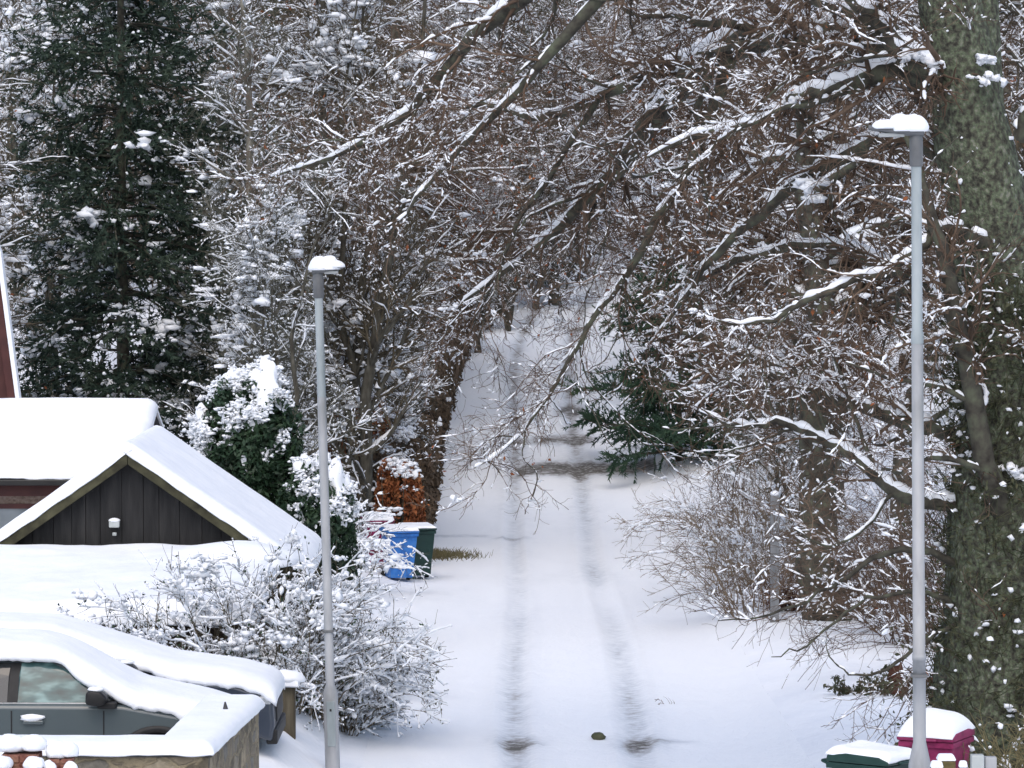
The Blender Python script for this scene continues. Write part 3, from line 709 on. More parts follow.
# ------------------------------------------------------------------ street lamps
def lamp(label, loc, prof_low, prof_up, lean, head_len, head_dir, hz, seed, sw):
    l = thing('street_lamp', label, 'street lamp', loc, lean=(0, lean))
    v, q, t = lathe(prof_low, 20); build((v, q, t), 'pole', M['galv_low'], l)
    v, q, t = lathe(prof_up, 20); up = build((v, q, t), 'upper_pole', M['galv'], l)
    r = prof_up[-1][0]
    v, q, t = lathe([(r + .006, hz - .30), (r + .016, hz - .29), (r + .016, hz - .04), (r + .006, hz)], 20)
    build((v, q, t), 'spigot', M['lamp_grey'], l)
    h = thing('lantern', None, None, (0, 0, hz)); h.parent = l
    s = head_dir
    prof = [(-.07, .055), (.0, .085), (.10, .10), (head_len * .55, .10), (head_len * .85, .075), (head_len, .03)]
    secs = []
    for x, hw in prof:
        hh = .05 if x < .2 else .05 * (1 - (x - .2) / head_len * .8)
        a = np.arange(12) * 2 * PI / 12
        secs.append(np.stack([np.full(12, x * s), hw * np.cos(a), .02 + hh * np.where(np.sin(a) > 0, np.sin(a), .75 * np.sin(a)) + .05 * max(0, x) / head_len], -1))
    v = np.concatenate(secs); q = [(i * 12 + j, i * 12 + (j + 1) % 12, (i + 1) * 12 + (j + 1) % 12, (i + 1) * 12 + j) for i in range(len(prof) - 1) for j in range(12)]
    ac = Acc(); ac.add(v, q); ac.add(np.concatenate([secs[0], secs[-1]]), None, [(0, i, i + 1) for i in range(1, 11)] + [(12, 12 + i + 1, 12 + i) for i in range(1, 11)])
    build(ac, 'housing', M['lamp_grey'], h)
    box('lens', M['lens'], h, *sorted((s * head_len * .25, s * head_len * .8)), -.06, .06, -.018, .02, .01)
    ac = Acc()
    for bx, sx, sz in ((.02, .13, .125), (.12, .15, .125), (head_len * .62, .14, .065)):
        vv, qq, tt = blob(s * bx * sw, 0, .075 + .03 * bx, sx * sw, .13, sz, seed + bx, cut=-.35); ac.add(vv, None, tt)
    build(ac, 'snow_cover', M['snow'], h)
    rb = prof_low[0][0]
    dr = box('access_door', M['galv'], l, -rb * .55, rb * .55, -rb * 1.04, -rb * .80, .38, .92, .006)
    box('lock', M['trim'], dr, -.012, .012, -rb * 1.07, -rb * 1.03, .80, .83, .003)
    box('band', M['lamp_grey'], l, -rb * .7, rb * .7, -rb * .72, rb * .72, prof_low[2][1] + .62, prof_low[2][1] + .65, .004)
    return l
lamp('shorter grey street lamp with a snow cap between the shed and the road', G(-2.14, 47.6), [(.088, 0), (.088, 1.02), (.054, 1.12), (.053, 4.55)], [(.050, 4.5), (.051, 4.52), (.048, 6.03)], R(-1.6), .30, 1, 6.03, 3, 1.0)
lamp('taller pale street lamp with a snow cap in front of the big mossy tree', G(3.90, 38.0), [(.108, 0), (.108, 1.0), (.062, 1.22), (.062, 2.0), (.067, 2.0), (.067, 2.06), (.060, 2.06), (.056, 5.1)], [(.060, 5.02), (.060, 5.12), (.052, 5.14), (.048, 7.0)], R(-.55), .45, -1, 7.0, 9, 1.0)

# ------------------------------------------------------------------ wheelie bins
def make_bin(label, loc, rz, mat, seed, snow=.12, h=.96, group=None, lidtilt=0):
    b = thing('wheelie_bin', label, 'bin', loc, rz, group)
    bm = bmesh.new(); bm_box(bm, -.29, .29, -.37, .33, h - .06, h); 
    vs = []
    for z, hx, y0, y1 in ((.10, .215, -.235, .22), (.30, .225, -.25, .23), (h - .20, .26, -.32, .26), (h - .06, .27, -.335, .275)):
        vs.append([bm.verts.new(p) for p in ((-hx, y0, z), (hx, y0, z), (hx, y1, z), (-hx, y1, z))])
    for A, B in zip(vs, vs[1:]):
        for i in range(4): bm.faces.new((A[i], A[(i + 1) % 4], B[(i + 1) % 4], B[i]))
    bm.faces.new(vs[0][::-1]); bm.faces.new(vs[-1])
    for rx in (-.16, 0, .16): bm_box(bm, rx - .02, rx + .02, -.30, -.285, h - .42, h - .22)
    bm_obj('body', bm, mat, b, .018)
    bm = bmesh.new()
    bm_prism(bm, [(-.39, h + .006), (-.40, h + .045), (-.28, h + .085), (.10, h + .10), (.31, h + .075), (.33, h + .006)], 'x', -.30, .30)
    bm_box(bm, -.13, .13, -.44, -.395, h + .01, h + .035)
    lid = bm_obj('lid', bm, mat, b, .015, rot=(lidtilt, 0, 0))
    ac = Acc(); tubes(ac, [[(-.24, .34, h - .02), (-.24, .40, h + .0), (.24, .40, h + .0), (.24, .34, h - .02)]], [[.017] * 4], 8); build(ac, 'handle', mat, b)
    for sx in (-1, 1):
        v, q, t = lathe([(0, -.03), (.085, -.03), (.10, -.018), (.10, .018), (.085, .03), (0, .03)], 18)
        v = v[:, [2, 0, 1]] + np.array([sx * .245, .24, .10]); build((v, q, t), 'wheel', M['rubber'], b)
    build(snow_slab((-.29, -.40, h + .05), (.29, -.40, h + .05), (.30, .33, h + .08), (-.30, .33, h + .08), snow, 24, 24, seed=seed, lump=.7, down=.01), 'snow_cover', M['snow'], lid)
    return b
make_bin('bright blue wheelie bin beside the rust brown hedge', G(-2.12, 74.7), .28, M['bin_blue'], 41, .045, .94)
make_bin('dark green wheelie bin standing behind the blue bin', G(-1.80, 75.5), .25, M['bin_green'], 42, .03, .96)
make_bin('faded pink wheelie bin mostly hidden left of the blue bin', G(-2.56, 76.0), .1, M['bin_pink'], 43, .08, .92)
make_bin('dark green wheelie bin heaped with snow beside the taller lamp post', G(3.50, 38.9, -.02), R(52), M['bin_green'], 44, .10, 1.13)
make_bin('magenta wheelie bin heaped with snow at the foot of the mossy tree', G(4.30, 40.3), R(-24), M['bin_pink'], 45, .17, .87)

# ------------------------------------------------------------------ posts and small things in front
def post(label, x, y, top, w, mat, cap, name='fence_post', cat='post'):
    p = thing(name, label, cat, (x, y, gz(x, y) - .1)); h = top - gz(x, y) + .1
    box('shaft', mat, p, -w, w, -w, w, 0, h, .008)
    if cap:
        bm = bmesh.new(); bm_box(bm, -w * 1.12, w * 1.12, -w * 1.1, w * 1.1, h + .002, h + cap, (w * .3, w * .3)); bm_obj('snow_cover', bm, M['snow'], p, .015, 3)
    return p
post('short mossy post with a wedge of snow in front of the magenta bin', 3.76, 34.5, 2.01, .075, M['green_post'], .055)
post('low wooden post topped with snow left of the mossy post', 3.54, 33.2, 2.12, .05, M['green_post'], .06)
post('low wooden post topped with snow right of the mossy post', 3.76, 33.2, 2.12, .035, M['green_post'], .06)
post('pale square plastic post beside the big tree trunk', 4.03, 34.5, 2.06, .055, M['plastic_pale'], 0)
post('darker grey plastic post next to the pale square one', 4.15, 34.55, 2.035, .05, M['galv_low'], 0)

def pier(label, x, y, top, w, seed):
    p = thing('brick_pier', label, 'brick pier', (x, y, gz(x, y) - .1)); h = top - gz(x, y) + .1
    bm = bmesh.new(); r_ = random.Random(seed); z = 0
    while z < h - .02:
        z2 = min(z + .075, h); ox = r_.uniform(-.012, .012)
        bm_box(bm, -w + ox, -.006 + ox, -w, w, z, z2 - .008); bm_box(bm, .006 + ox, w + ox, -w, w, z, z2 - .008); z = z2
    bm_box(bm, -w * .9, w * .9, -w * .9, w * .9, 0, h - .02)
    bm_box(bm, -w * 1.5, w * 1.5, -w * 1.9, -w - .003, 0, h - .13)
    bm_obj('bricks', bm, M['brick'], p, .006)
    ac = Acc()
    for dx, dy, dz, sx, sz in ((-.5 * w, 0, .05, .85 * w, .10), (.55 * w, 0, .055, .8 * w, .09), (-.9 * w, -1.5 * w, -.085, .65 * w, .075), (.85 * w, -1.5 * w, -.09, .6 * w, .07)):
        v, q, t = blob(dx, dy, h + dz, sx, sx * 1.15, sz, seed + dx * 9, cut=-.5); ac.add(v, None, t)
    build(ac, 'snow_cover', M['snow'], p)
pier('brick pier with two rounded snow heaps at the left end of the stone wall', -4.47, 36.3, 1.86, .17, 2)
pier('smaller brick pier with a rounded snow cap beside the larger pier', -4.10, 36.3, 1.80, .11, 5)

v, q, t = blob(0, 0, .03, .10, .08, .055, 5, ICO2, .5)
tag(build((v, q, t), 'stone', M['olive_leaf'], None, loc=G(1.12, 51.7, 0)), 'small dark mossy stone lying between the wheel tracks on the snowy road', 'stone')

p = thing('grey_post', 'plain grey wooden post in front of the brush on the far bank', 'post', G(4.24, 64.4, -.1))
box('shaft', M['greywood'], p, -.07, .07, -.07, .07, 0, 2.15, .012)
v, q, t = blob(0, 0, 2.18, .08, .08, .05, 5, ICO2); build((v, q, t), 'snow_cover', M['snow'], p)

# ------------------------------------------------------------------ trees
def curve_through(P, rad, n, rng=None, wob=0):
    """a smooth polyline of n points through control points"""
    P = np.array(P, float); rad = np.array(rad, float)
    m = len(P); t = np.linspace(0, m - 1, n); i = np.minimum(t.astype(int), m - 2); f = (t - i)[:, None]
    p0 = P[np.maximum(i - 1, 0)]; p1 = P[i]; p2 = P[i + 1]; p3 = P[np.minimum(i + 2, m - 1)]
    c = .5 * ((2 * p1) + (-p0 + p2) * f + (2 * p0 - 5 * p1 + 4 * p2 - p3) * f ** 2 + (-p0 + 3 * p1 - 3 * p2 + p3) * f ** 3)
    if rng is not None and wob:
        k = rng.normal(size=c.shape) * wob; k[0] = 0; c = c + k
    return c, np.interp(t, np.arange(m), rad)

def decid(seed, H, r0, base, limbs, spread, dens, ang=52, trop=.03, droop=.012, strips=(900, 1900), rs=(.012, .028), nclump=240, csize=(.05, .13),
          stems=1, leafn=0, leafbase=0.0, wob=.16, twigr=.006):
    """a leafless broadleaf at the origin -> dict of part name -> Acc"""
    rng = np.random.default_rng(seed)
    tr, cr, sn, lf = Acc(), Acc(), Acc(), Acc()
    P = 14
    T = np.zeros((stems, P, 3)); RR = np.zeros((stems, P))
    for s in range(stems):
        z = np.linspace(0, H * rng.uniform(.85, 1) if s else H, P)
        off = np.cumsum(rng.normal(size=(P, 2)) * H * .010, 0); off -= off[0]
        d = rng.normal(size=2) * .10 * (stems > 1)
        T[s] = np.stack([off[:, 0] + d[0] * z + rng.normal() * .15 * (stems > 1), off[:, 1] + d[1] * z + rng.normal() * .15 * (stems > 1), z], -1)
        RR[s] = r0 * (1 - .9 * (np.arange(P) / (P - 1)) ** 1.1) * (1 + .5 * np.exp(-np.arange(P) * 1.6)) * (1 if s == 0 else .75)
    tubes(tr, T, RR, 9)
    L1, R1 = sprout(rng, T, RR, limbs, base, .97, (spread * .7, spread * 1.25), (ang, 12), wob * .8, trop, 8, .55, .014, .55, droop)
    tubes(tr, L1, R1, 5)
    L2, R2 = sprout(rng, L1, R1, dens[0], .12, .97, (spread * .28, spread * .6), (42, 14), wob, trop * .5, 6, .55, .009, .5, droop)
    tubes(cr, L2, R2, 4)
    src = np.concatenate([L2]); sr = np.concatenate([R2])
    L3, R3 = sprout(rng, src, sr, dens[1], .1, 1, (spread * .12, spread * .30), (42, 16), wob * 1.7, 0, 5, .6, twigr, .4, droop)
    tubes(cr, L3, R3, 3)
    L4, R4 = sprout(rng, L3, R3, dens[2], .1, 1, (spread * .05, spread * .13), (48, 20), wob * 1.7, 0, 4, .7, twigr * .75, .3)
    tubes(cr, L4, R4, 3)
    snow_runs(rng, sn, L1, R1, .6, (rs[0] * .6, rs[1] * .8), .7, 5, 1.5, .6, 2)
    snow_runs(rng, sn, L2, R2, .55, (rs[0] * .5, rs[1] * .7), .7, 4, 2.0, .6, 1)
    snow_strips(rng, sn, L3, R3, int(strips[1] * .45), (rs[0] * .6, rs[1] * .7), 4, (.2, .7))
    snow_dabs(rng, sn, L3, R3, int(strips[1] * 1.1), (rs[0] * .8, rs[1] * 1.0))
    snow_dabs(rng, sn, L4, R4, int(strips[1] * 1.6), (rs[0] * .6, rs[1] * .85))
    if nclump:
        # snow lodges where twigs cross, in patches
        c = L3[rng.integers(0, len(L3), nclump * 5), rng.integers(0, 4, nclump * 5)]
        nz = vnoise(c * .9 + seed); c = c[np.argsort(-nz + rng.uniform(0, .35, len(c)))[:nclump]]
        sz = rng.uniform(csize[0], csize[1], len(c)) * rng.choice([.6, .8, 1, 1.5], len(c))
        clumps(rng, sn, c + np.array([0, 0, .02]), sz, .6, .7, ICO1, 1.5)
        big = c[rng.random(len(c)) < .10]
        clump_clusters(rng, sn, big, rng.uniform(csize[1] * .7, csize[1] * 1.1, len(big)), 9, ICO1)
    if leafn:
        idx = rng.integers(0, len(L4), leafn * 4); c = L4[idx, 2] + rng.normal(size=(leafn * 4, 3)) * .05
        k = vnoise(c * .7 + seed * 3.1) - .02 * c[:, 2]; c = c[np.argsort(-k)[:leafn]]
        leaves(rng, lf, c, .055)
    return dict(trunk=tr, crown=cr, snow=sn, dead_leaves=lf)

def place_tree(parts, name, label, cat, loc, rz, bark, twig, scale=1, group=None, leaf=None, lean=(0, 0)):
    t = thing(name, label, cat, loc, rz, group, lean); t.scale = (scale,) * 3
    for k, a in parts.items():
        if not a.n: continue
        mat = {'trunk': bark, 'crown': twig, 'snow': M['treesnow']}.get(k, leaf or M['rust_leaf'])
        o = build(a, k, mat, t)
        if k == 'snow': o['kind'] = 'stuff'
    return t

# --- the big mossy beech beside the tall lamp
def beech():
    rng = np.random.default_rng(77)
    bx, by = 5.22, 43.0; bz = gz(bx, by) - .15
    t = thing('beech_tree', 'huge mossy two-stemmed beech whose snow-lined limbs arch over the road', 'tree', (bx, by, bz))
    O = np.array([bx, by, bz])
    tr, lb, cr, sn, lf = Acc(), Acc(), Acc(), Acc(), Acc()
    def W(*p): return np.array(p, float) - O
    A, Ar = curve_through([W(5.45, 43, bz), W(5.42, 43, 1.8), W(5.38, 43, 4.4), W(5.24, 43, 6.1), W(4.98, 43, 7.4), W(4.72, 43.1, 9.0), W(4.5, 43.3, 10.8), W(4.2, 43.5, 12.6), W(4.0, 43.7, 14.6)],
                          [.98, .86, .62, .50, .43, .34, .26, .17, .06], 40)
    B, Br = curve_through([W(5.22, 43.1, 5.6), W(5.05, 43.2, 6.8), W(5.02, 43.3, 8.2), W(5.06, 43.4, 9.6), W(5.5, 43.5, 11.4), W(5.9, 43.6, 14)], [.36, .32, .27, .22, .15, .05], 24)
    def body(c, r, k=28, rough=.16):
        tmp = Acc(); tubes(tmp, c[None], r[None], k); v, q, _ = tmp.arrays()
        ax_ = np.repeat(c, k, 0); d = v - ax_; n = vnoise(v * np.array([2.2, 2.2, .9])) - .5 + .5 * (vnoise(v * np.array([6, 6, 2.4])) - .5)
        tr.add(ax_ + d * (1 + rough * 2 * n)[:, None], q)
    body(A, Ar); body(B, Br)
    # buttress roots
    for a in (-2.6, -1.5, -.4, .8, 2.0, 3.2):
        d = np.array([math.cos(a), math.sin(a), 0])
        c, r = curve_through([W(5.43, 43, 1.4) + d * .35, W(5.43, 43, .75) + d * .84, W(5.43, 43, bz) + d * 1.25], [.26, .24, .12], 8); body(c, r, 10)
    # main limbs: x, y, z in metres
    limbs = [
        ([(4.78, 43.0, 8.0), (4.45, 42.8, 8.30), (4.05, 42.7, 8.62), (3.65, 42.7, 8.88), (3.10, 42.8, 9.10), (2.4, 43, 9.3)], [.16, .13, .105, .08, .05, .02]),
        ([(4.50, 42.8, 8.28), (4.15, 42.6, 8.40), (3.85, 42.4, 8.82), (3.40, 42.2, 9.15), (2.9, 42.1, 9.4)], [.10, .075, .06, .045, .02]),
        ([(4.60, 42.9, 8.2), (4.0, 43.0, 8.30), (3.50, 43.2, 8.10), (3.10, 43.4, 8.03), (2.75, 43.7, 7.78), (2.1, 44, 7.66), (1.5, 44.4, 7.4)], [.13, .11, .09, .075, .055, .035, .015]),
        ([(4.86, 43.1, 7.4), (4.50, 44.0, 8.35), (3.75, 45.5, 8.78), (3.00, 46.5, 8.88), (2.30, 47.4, 8.55), (1.83, 48.0, 8.08), (1.38, 48.5, 7.45), (.92, 48.9, 6.98), (.42, 49.2, 6.45), (-.3, 49.6, 5.95), (-.75, 49.8, 5.55)],
         [.26, .24, .21, .18, .16, .13, .10, .07, .05, .03, .012]),
        ([(2.62, 47.0, 8.75), (2.35, 46.8, 8.1), (2.10, 46.6, 7.4), (1.72, 46.5, 6.75), (1.28, 46.4, 6.0), (.92, 46.3, 5.55), (.66, 46.2, 5.10), (.38, 46.2, 4.6), (-.02, 46.1, 4.15), (-.40, 46.0, 3.85)],
         [.09, .075, .062, .052, .042, .034, .026, .02, .013, .007]),
        ([(2.6, 47.2, 8.8), (1.9, 48.0, 8.55), (1.05, 48.6, 8.2), (.35, 49.2, 8.0), (-.5, 49.8, 8.15), (-1.4, 50.4, 7.9)], [.10, .08, .062, .045, .03, .012]),
        ([(4.5, 43.2, 10.6), (3.2, 44.6, 11.0), (1.5, 46.2, 10.4), (.2, 47.2, 9.4), (-.7, 48, 8.65), (-1.25, 48.5, 8.05), (-2.2, 49, 7.5), (-3.0, 49.6, 7.25)], [.20, .17, .13, .10, .075, .055, .03, .012]),
        ([(4.6, 43.2, 10.0), (3.4, 43.8, 10.4), (2.0, 44.4, 10.0), (.9, 44.8, 9.1), (.1, 45.1, 8.2), (-.8, 45.4, 7.3), (-1.3, 45.6, 6.7)], [.16, .13, .10, .075, .05, .03, .012]),
        ([(4.9, 43.0, 4.4), (4.3, 43.6, 4.5), (3.6, 44.2, 4.75), (2.9, 44.9, 4.98), (2.5, 45.5, 4.9), (2.2, 45.8, 4.72), (1.95, 46.0, 4.76)], [.10, .085, .07, .055, .04, .025, .01]),
        ([(4.95, 42.8, 3.6), (4.2, 42.8, 3.75), (3.6, 43.0, 4.2), (2.95, 43.4, 4.5), (2.5, 43.7, 4.45), (2.05, 44.0, 4.6)], [.085, .07, .055, .04, .025, .01]),
        ([(4.85, 42.7, 3.0), (4.1, 42.4, 3.2), (3.4, 42.2, 2.85), (2.8, 42.2, 2.55), (2.2, 42.4, 2.45)], [.05, .035, .022, .014, .006]),
        ([(4.8, 42.7, 2.6), (4.3, 42.3, 2.75), (3.7, 42.0, 2.7), (3.1, 41.9, 2.25), (2.75, 41.9, 2.1)], [.035, .025, .018, .012, .005]),
        ([(4.75, 42.6, 2.4), (4.3, 42.2, 2.2), (3.8, 41.9, 1.95), (3.45, 41.9, 2.0), (3.3, 41.9, 2.3)], [.03, .022, .015, .010, .004]),
        ([(5.35, 42.6, 3.3), (5.0, 42.2, 4.2), (4.75, 42.0, 5.3), (4.55, 42.0, 6.2), (4.35, 42.1, 7.0), (4.1, 42.2, 7.7)], [.13, .115, .10, .08, .055, .02]),
        ([(5.1, 42.7, 6.4), (4.55, 42.2, 6.6), (4.0, 42.0, 6.2), (3.4, 42.0, 6.0), (2.6, 42.2, 5.6), (2.0, 42.3, 5.7)], [.085, .07, .055, .04, .024, .01]),
        ([(4.95, 43.0, 7.2), (4.3, 43.8, 7.6), (3.5, 44.6, 7.3), (2.7, 45.2, 6.7), (2.1, 45.8, 6.0), (1.6, 46.2, 5.3)], [.12, .095, .075, .055, .035, .012]),
        ([(5.0, 43.4, 5.6), (4.2, 44.6, 6.2), (3.4, 45.6, 6.4), (2.5, 46.6, 6.2), (1.7, 47.4, 5.6)], [.11, .085, .06, .04, .012]),
        ([(1.95, 48.0, 8.5), (1.45, 48.6, 7.75), (1.15, 49.0, 7.2), (.85, 49.3, 6.4), (.55, 49.5, 5.7)], [.05, .04, .03, .018, .006]),
        ([(1.05, 48.6, 8.2), (.52, 48.9, 7.35), (.10, 49.2, 6.75), (-.2, 49.4, 6.0), (-.5, 49.5, 5.4)], [.045, .036, .026, .016, .006]),
        ([(5.4, 42.6, 7.6), (5.7, 42.0, 8.3), (6.2, 41.6, 8.7), (7, 41.3, 9.2)], [.09, .07, .05, .02]),
        ([(5.5, 42.7, 4.2), (5.8, 42.2, 4.6), (6.4, 41.8, 4.9), (7.2, 41.6, 5.0)], [.09, .07, .05, .02]),
    ]
    n = 22; LP = []; LR = []
    for P, r in limbs:
        c, rr = curve_through(np.array(P) - O, r, n, rng, .018); LP.append(c); LR.append(rr)
    LP = np.array(LP); LR = np.array(LR)
    for c, r in zip(LP, LR): tubes(lb, c[None], r[None], 9)
    low = LP[:, -1, 2] + bz < 5.6
    hi = LP[:, n // 2, 2] + bz > 5.4
    L1b, R1b = sprout(rng, LP[hi], LR[hi], 70, .10, .9, (1.3, 3.4), (38, 12), .16, .0, n, .34, .010, .68, .001)
    md = (~hi) & (LP[:, n // 2, 2] + bz > 3.7) & (LP[:, -1, 0] + bx > 1.2)
    L1c, R1c = sprout(rng, LP[md], LR[md], 24, .12, .75, (.8, 1.9), (40, 12), .14, .02, n, .45, .011, .5, .0)
    L1b = np.concatenate([L1b, L1c]); R1b = np.concatenate([R1b, R1c])
    tubes(lb, L1b, R1b, 6); LP0, LR0 = LP, LR; LP = np.concatenate([LP, L1b]); LR = np.concatenate([LR, R1b])
    L2, R2 = sprout(rng, LP, LR, 740, .08, 1, (.6, 2.1), (42, 14), .20, -.02, 11, .30, .0065, .45, .003)
    ok = ~((L2[:, -1, 2] + bz < 2.6) & (rng.random(len(L2)) < .55)) & ~((L2[:, -1, 2] + bz < 4.6) & (L2[:, -1, 0] + bx < 1.9) & (L2[:, -1, 0] + bx > .45))
    L2, R2 = L2[ok], R2[ok]; tubes(cr, L2, R2, 5)
    L2b, R2b = sprout(rng, np.concatenate([A[None, 8:38], np.pad(B, ((0, 6), (0, 0)), 'edge')[None]]), np.concatenate([Ar[None, 8:38], np.pad(Br, (0, 6), 'edge')[None]]), 46, .05, .8, (.6, 2.2), (65, 15), .14, 0, 11, .04, .010, .3)
    tubes(cr, L2b, R2b, 5)
    L2e, R2e = sprout(rng, A[None, 3:16], Ar[None, 3:16], 60, .0, 1, (.8, 1.9), (75, 15), .16, -.01, 11, .02, .009, .2)
    tubes(cr, L2e, R2e, 5); L2b = np.concatenate([L2b, L2e]); R2b = np.concatenate([R2b, R2e])
    S = np.concatenate([L2, L2b]); Sr = np.concatenate([R2, R2b])
    L3, R3 = sprout(rng, S, Sr, 8000, .06, 1, (.22, .8), (45, 17), .24, -.012, 7, .55, .0040, .4, .003)
    tubes(cr, L3, R3, 4)
    L4, R4 = sprout(rng, L3, R3, 32000, .08, 1, (.08, .32), (48, 20), .26, .0, 4, .7, .0028, .3)
    tubes(cr, L4, R4, 3)
    bare = (LP0[:, n // 2, 2] + bz < 3.7)
    snow_runs(rng, sn, LP0[bare], LR0[bare], .30, (.003, .007), .5, 6, 4.0, .5, 4, .9)
    snow_runs(rng, sn, LP0[:4], LR0[:4], 1.05, (.012, .022), .62, 9, 2.4, .62, 8, .6)
    snow_runs(rng, sn, LP0[~bare][4:], LR0[~bare][4:], .80, (.006, .016), .60, 8, 2.4, .55, 8, .9)
    snow_runs(rng, sn, L1b, R1b, .50, (.003, .008), .55, 6, 3.5, .55, 5, .9)
    snow_runs(rng, sn, L2, R2, .42, (.003, .012), .7, 6, 5.0, .6, 4, .9)
    snow_runs(rng, sn, L2b, R2b, .5, (.005, .015), .8, 6, 4.0, .6, 4, .9)
    snow_runs(rng, sn, L3, R3, .30, (.002, .009), .9, 4, 6.0, .6, 3, .9)
    snow_dabs(rng, sn, L3, R3, 9000, (.005, .014), (.02, .09)); snow_dabs(rng, sn, L4, R4, 13000, (.004, .012), (.02, .07))
    c = S[rng.integers(0, len(S), 150), rng.integers(1, 8, 150)]
    clump_clusters(rng, sn, c + np.array([0, 0, .02]), rng.uniform(.025, .06, len(c)), 7, ICO2)
    for p, s in (((4.30, 42.6, 8.45), .10), ((4.5, 42.7, 8.34), .11), ((4.14, 42.6, 8.42), .10), ((3.2, 43.2, 7.1), .12), ((3.24, 43.2, 6.95), .10), ((5.02, 42.55, 8.2), .12), ((5.04, 42.55, 8.4), .11), ((5.3, 42.3, 4.05), .12), ((5.5, 42.3, 3.4), .09), ((5.9, 41.8, 5.2), .10)):
        clump_clusters(rng, sn, np.array([p]) - O, np.array([s * .8]), 14, ICO2)
    # snow flecks caught on the bark
    k = rng.integers(2, 34, 50); th = rng.uniform(PI, 2 * PI, 50)
    c = A[k] + np.stack([np.cos(th), np.sin(th), np.zeros(50)], -1) * (Ar[k] * 1.04)[:, None] + np.stack([np.zeros(50), np.zeros(50), rng.uniform(-.2, .2, 50)], -1)
    clumps(rng, sn, c, rng.uniform(.012, .04, 50), .9, .5, ICO1)
    # ivy twigs over the lower trunk
    m = 2000; k = rng.integers(0, 14, m); th = rng.uniform(PI * .85, 2.15 * PI, m)
    c = A[k] + np.stack([np.cos(th), np.sin(th), rng.uniform(-.4, .4, m)], -1) * np.stack([Ar[k], Ar[k], np.ones(m)], -1)
    iv = np.stack([c, c + rng.normal(size=(m, 3)) * .10 + np.array([0, -.05, .1]), c + rng.normal(size=(m, 3)) * .22 + np.array([0, -.10, .15])], 1)
    ac = Acc(); tubes(ac, iv, np.tile([.008, .006, .003], (m, 1)), 3)
    leaves(rng, ac, np.repeat(iv[:, 2], 2, 0) + rng.normal(size=(2 * m, 3)) * .05, .035)
    build(ac, 'ivy', M['olive_leaf'], t)
    clumps(rng, sn, iv[rng.integers(0, m, 420), 2] + rng.normal(size=(420, 3)) * .03, rng.uniform(.010, .042, 420), .8, .6, ICO1, .8)
    idx = rng.integers(0, len(L4), 240); leaves(rng, lf, L4[idx, 3], .035)
    tk = build(tr, 'trunk', M['bark_green'], t); build(lb, 'limbs', M['limb'], t)
    build(cr, 'crown', M['twig_red'], t); tag(build(sn, 'snow', M['treesnow'], t), kind='stuff'); build(lf, 'dead_leaves', M['rust_leaf'], t)
beech()

# --- conifers
def conifer(seed, H, r0, zlow, rmax, nb, nsub, blade, droop=.10, nclump=160, csize=(.08, .26), pine=False, rise=.10, fat=1.0, vary=(.6, 1.12)):
    rng = np.random.default_rng(seed); tr, cr, sn = Acc(), Acc(), Acc()
    P = 12; z = np.linspace(0, H, P); T = np.stack([np.cumsum(rng.normal(size=P)) * .03, np.cumsum(rng.normal(size=P)) * .03, z], -1)[None]
    RR = (r0 * (1 - .95 * z / H))[None]; tubes(tr, T, RR, 9)
    zb = zlow + (H - zlow) * np.sort(rng.uniform(0, .985, nb)); az = rng.uniform(0, 2 * PI, nb)
    prof = (1 - (zb - zlow) / (H - zlow)) ** .75; ln = rmax * prof * rng.uniform(vary[0], vary[1], nb) + .15
    p = np.empty((nb, 8, 3)); p[:, 0] = np.stack([np.interp(zb, z, T[0, :, 0]), np.interp(zb, z, T[0, :, 1]), zb], -1)
    d = np.stack([np.cos(az), np.sin(az), rng.uniform(-.1, .25, nb) + rise], -1)
    for s in range(1, 8):
        d = d + rng.normal(size=(nb, 3)) * .07; d[:, 2] -= droop * (1 if s < 5 else -.6); d = norm(d); p[:, s] = p[:, s - 1] + d * (ln / 7)[:, None]
    r = np.maximum(.045 * (ln / rmax)[:, None] * (1 - .8 * np.linspace(0, 1, 8)), .006)
    tubes(tr, p, r, 4)
    L2, R2 = sprout(rng, p, r, nb * nsub, .15, 1, (rmax * .18, rmax * .40), (52, 10), .08, -.03, 5, .5, .005, .55)
    if not pine: L2[..., 2] += (L2[:, :1, 2] - L2[..., 2]) * .35
    tubes(cr, L2, R2, 3)
    nn = len(L2) * blade; idx = rng.integers(0, len(L2), nn); t = rng.uniform(.05, 1, nn)
    c = at_t(L2, idx, t); i = np.minimum((t * 4).astype(int), 3); Td = norm(L2[idx, i + 1] - L2[idx, i])
    dirn = norm(Td * .9 + rng.normal(size=(nn, 3)) * .55 + np.array([0, 0, -.12 if not pine else .1]))
    ll = rng.uniform(.07, .17, nn)[:, None]; wv = norm(np.cross(dirn, rng.normal(size=(nn, 3)))) * (.014 if not pine else .012) * fat
    v = np.stack([c - wv, c + wv, c + dirn * ll], 1).reshape(-1, 3); cr.add(v, None, np.arange(nn * 3).reshape(-1, 3))
    # snow pads on the outer boughs, patchy
    k = rng.integers(0, nb, nclump * 3); j = rng.integers(3, 8, nclump * 3); c = p[k, j] + rng.normal(size=(nclump * 3, 3)) * np.array([.16, .16, .03])
    c = c[np.argsort(-vnoise(c * .8 + seed) + rng.uniform(0, .3, len(c)))[:nclump]]
    clump_clusters(rng, sn, c + np.array([0, 0, .04]), rng.uniform(csize[0], csize[1], nclump), 8, ICO1)
    snow_strips(rng, sn, L2, R2, nclump * (2 if pine else 6), (.015, .04), 5, (.4, 1))
    return dict(trunk=tr, crown=cr, snow=sn)

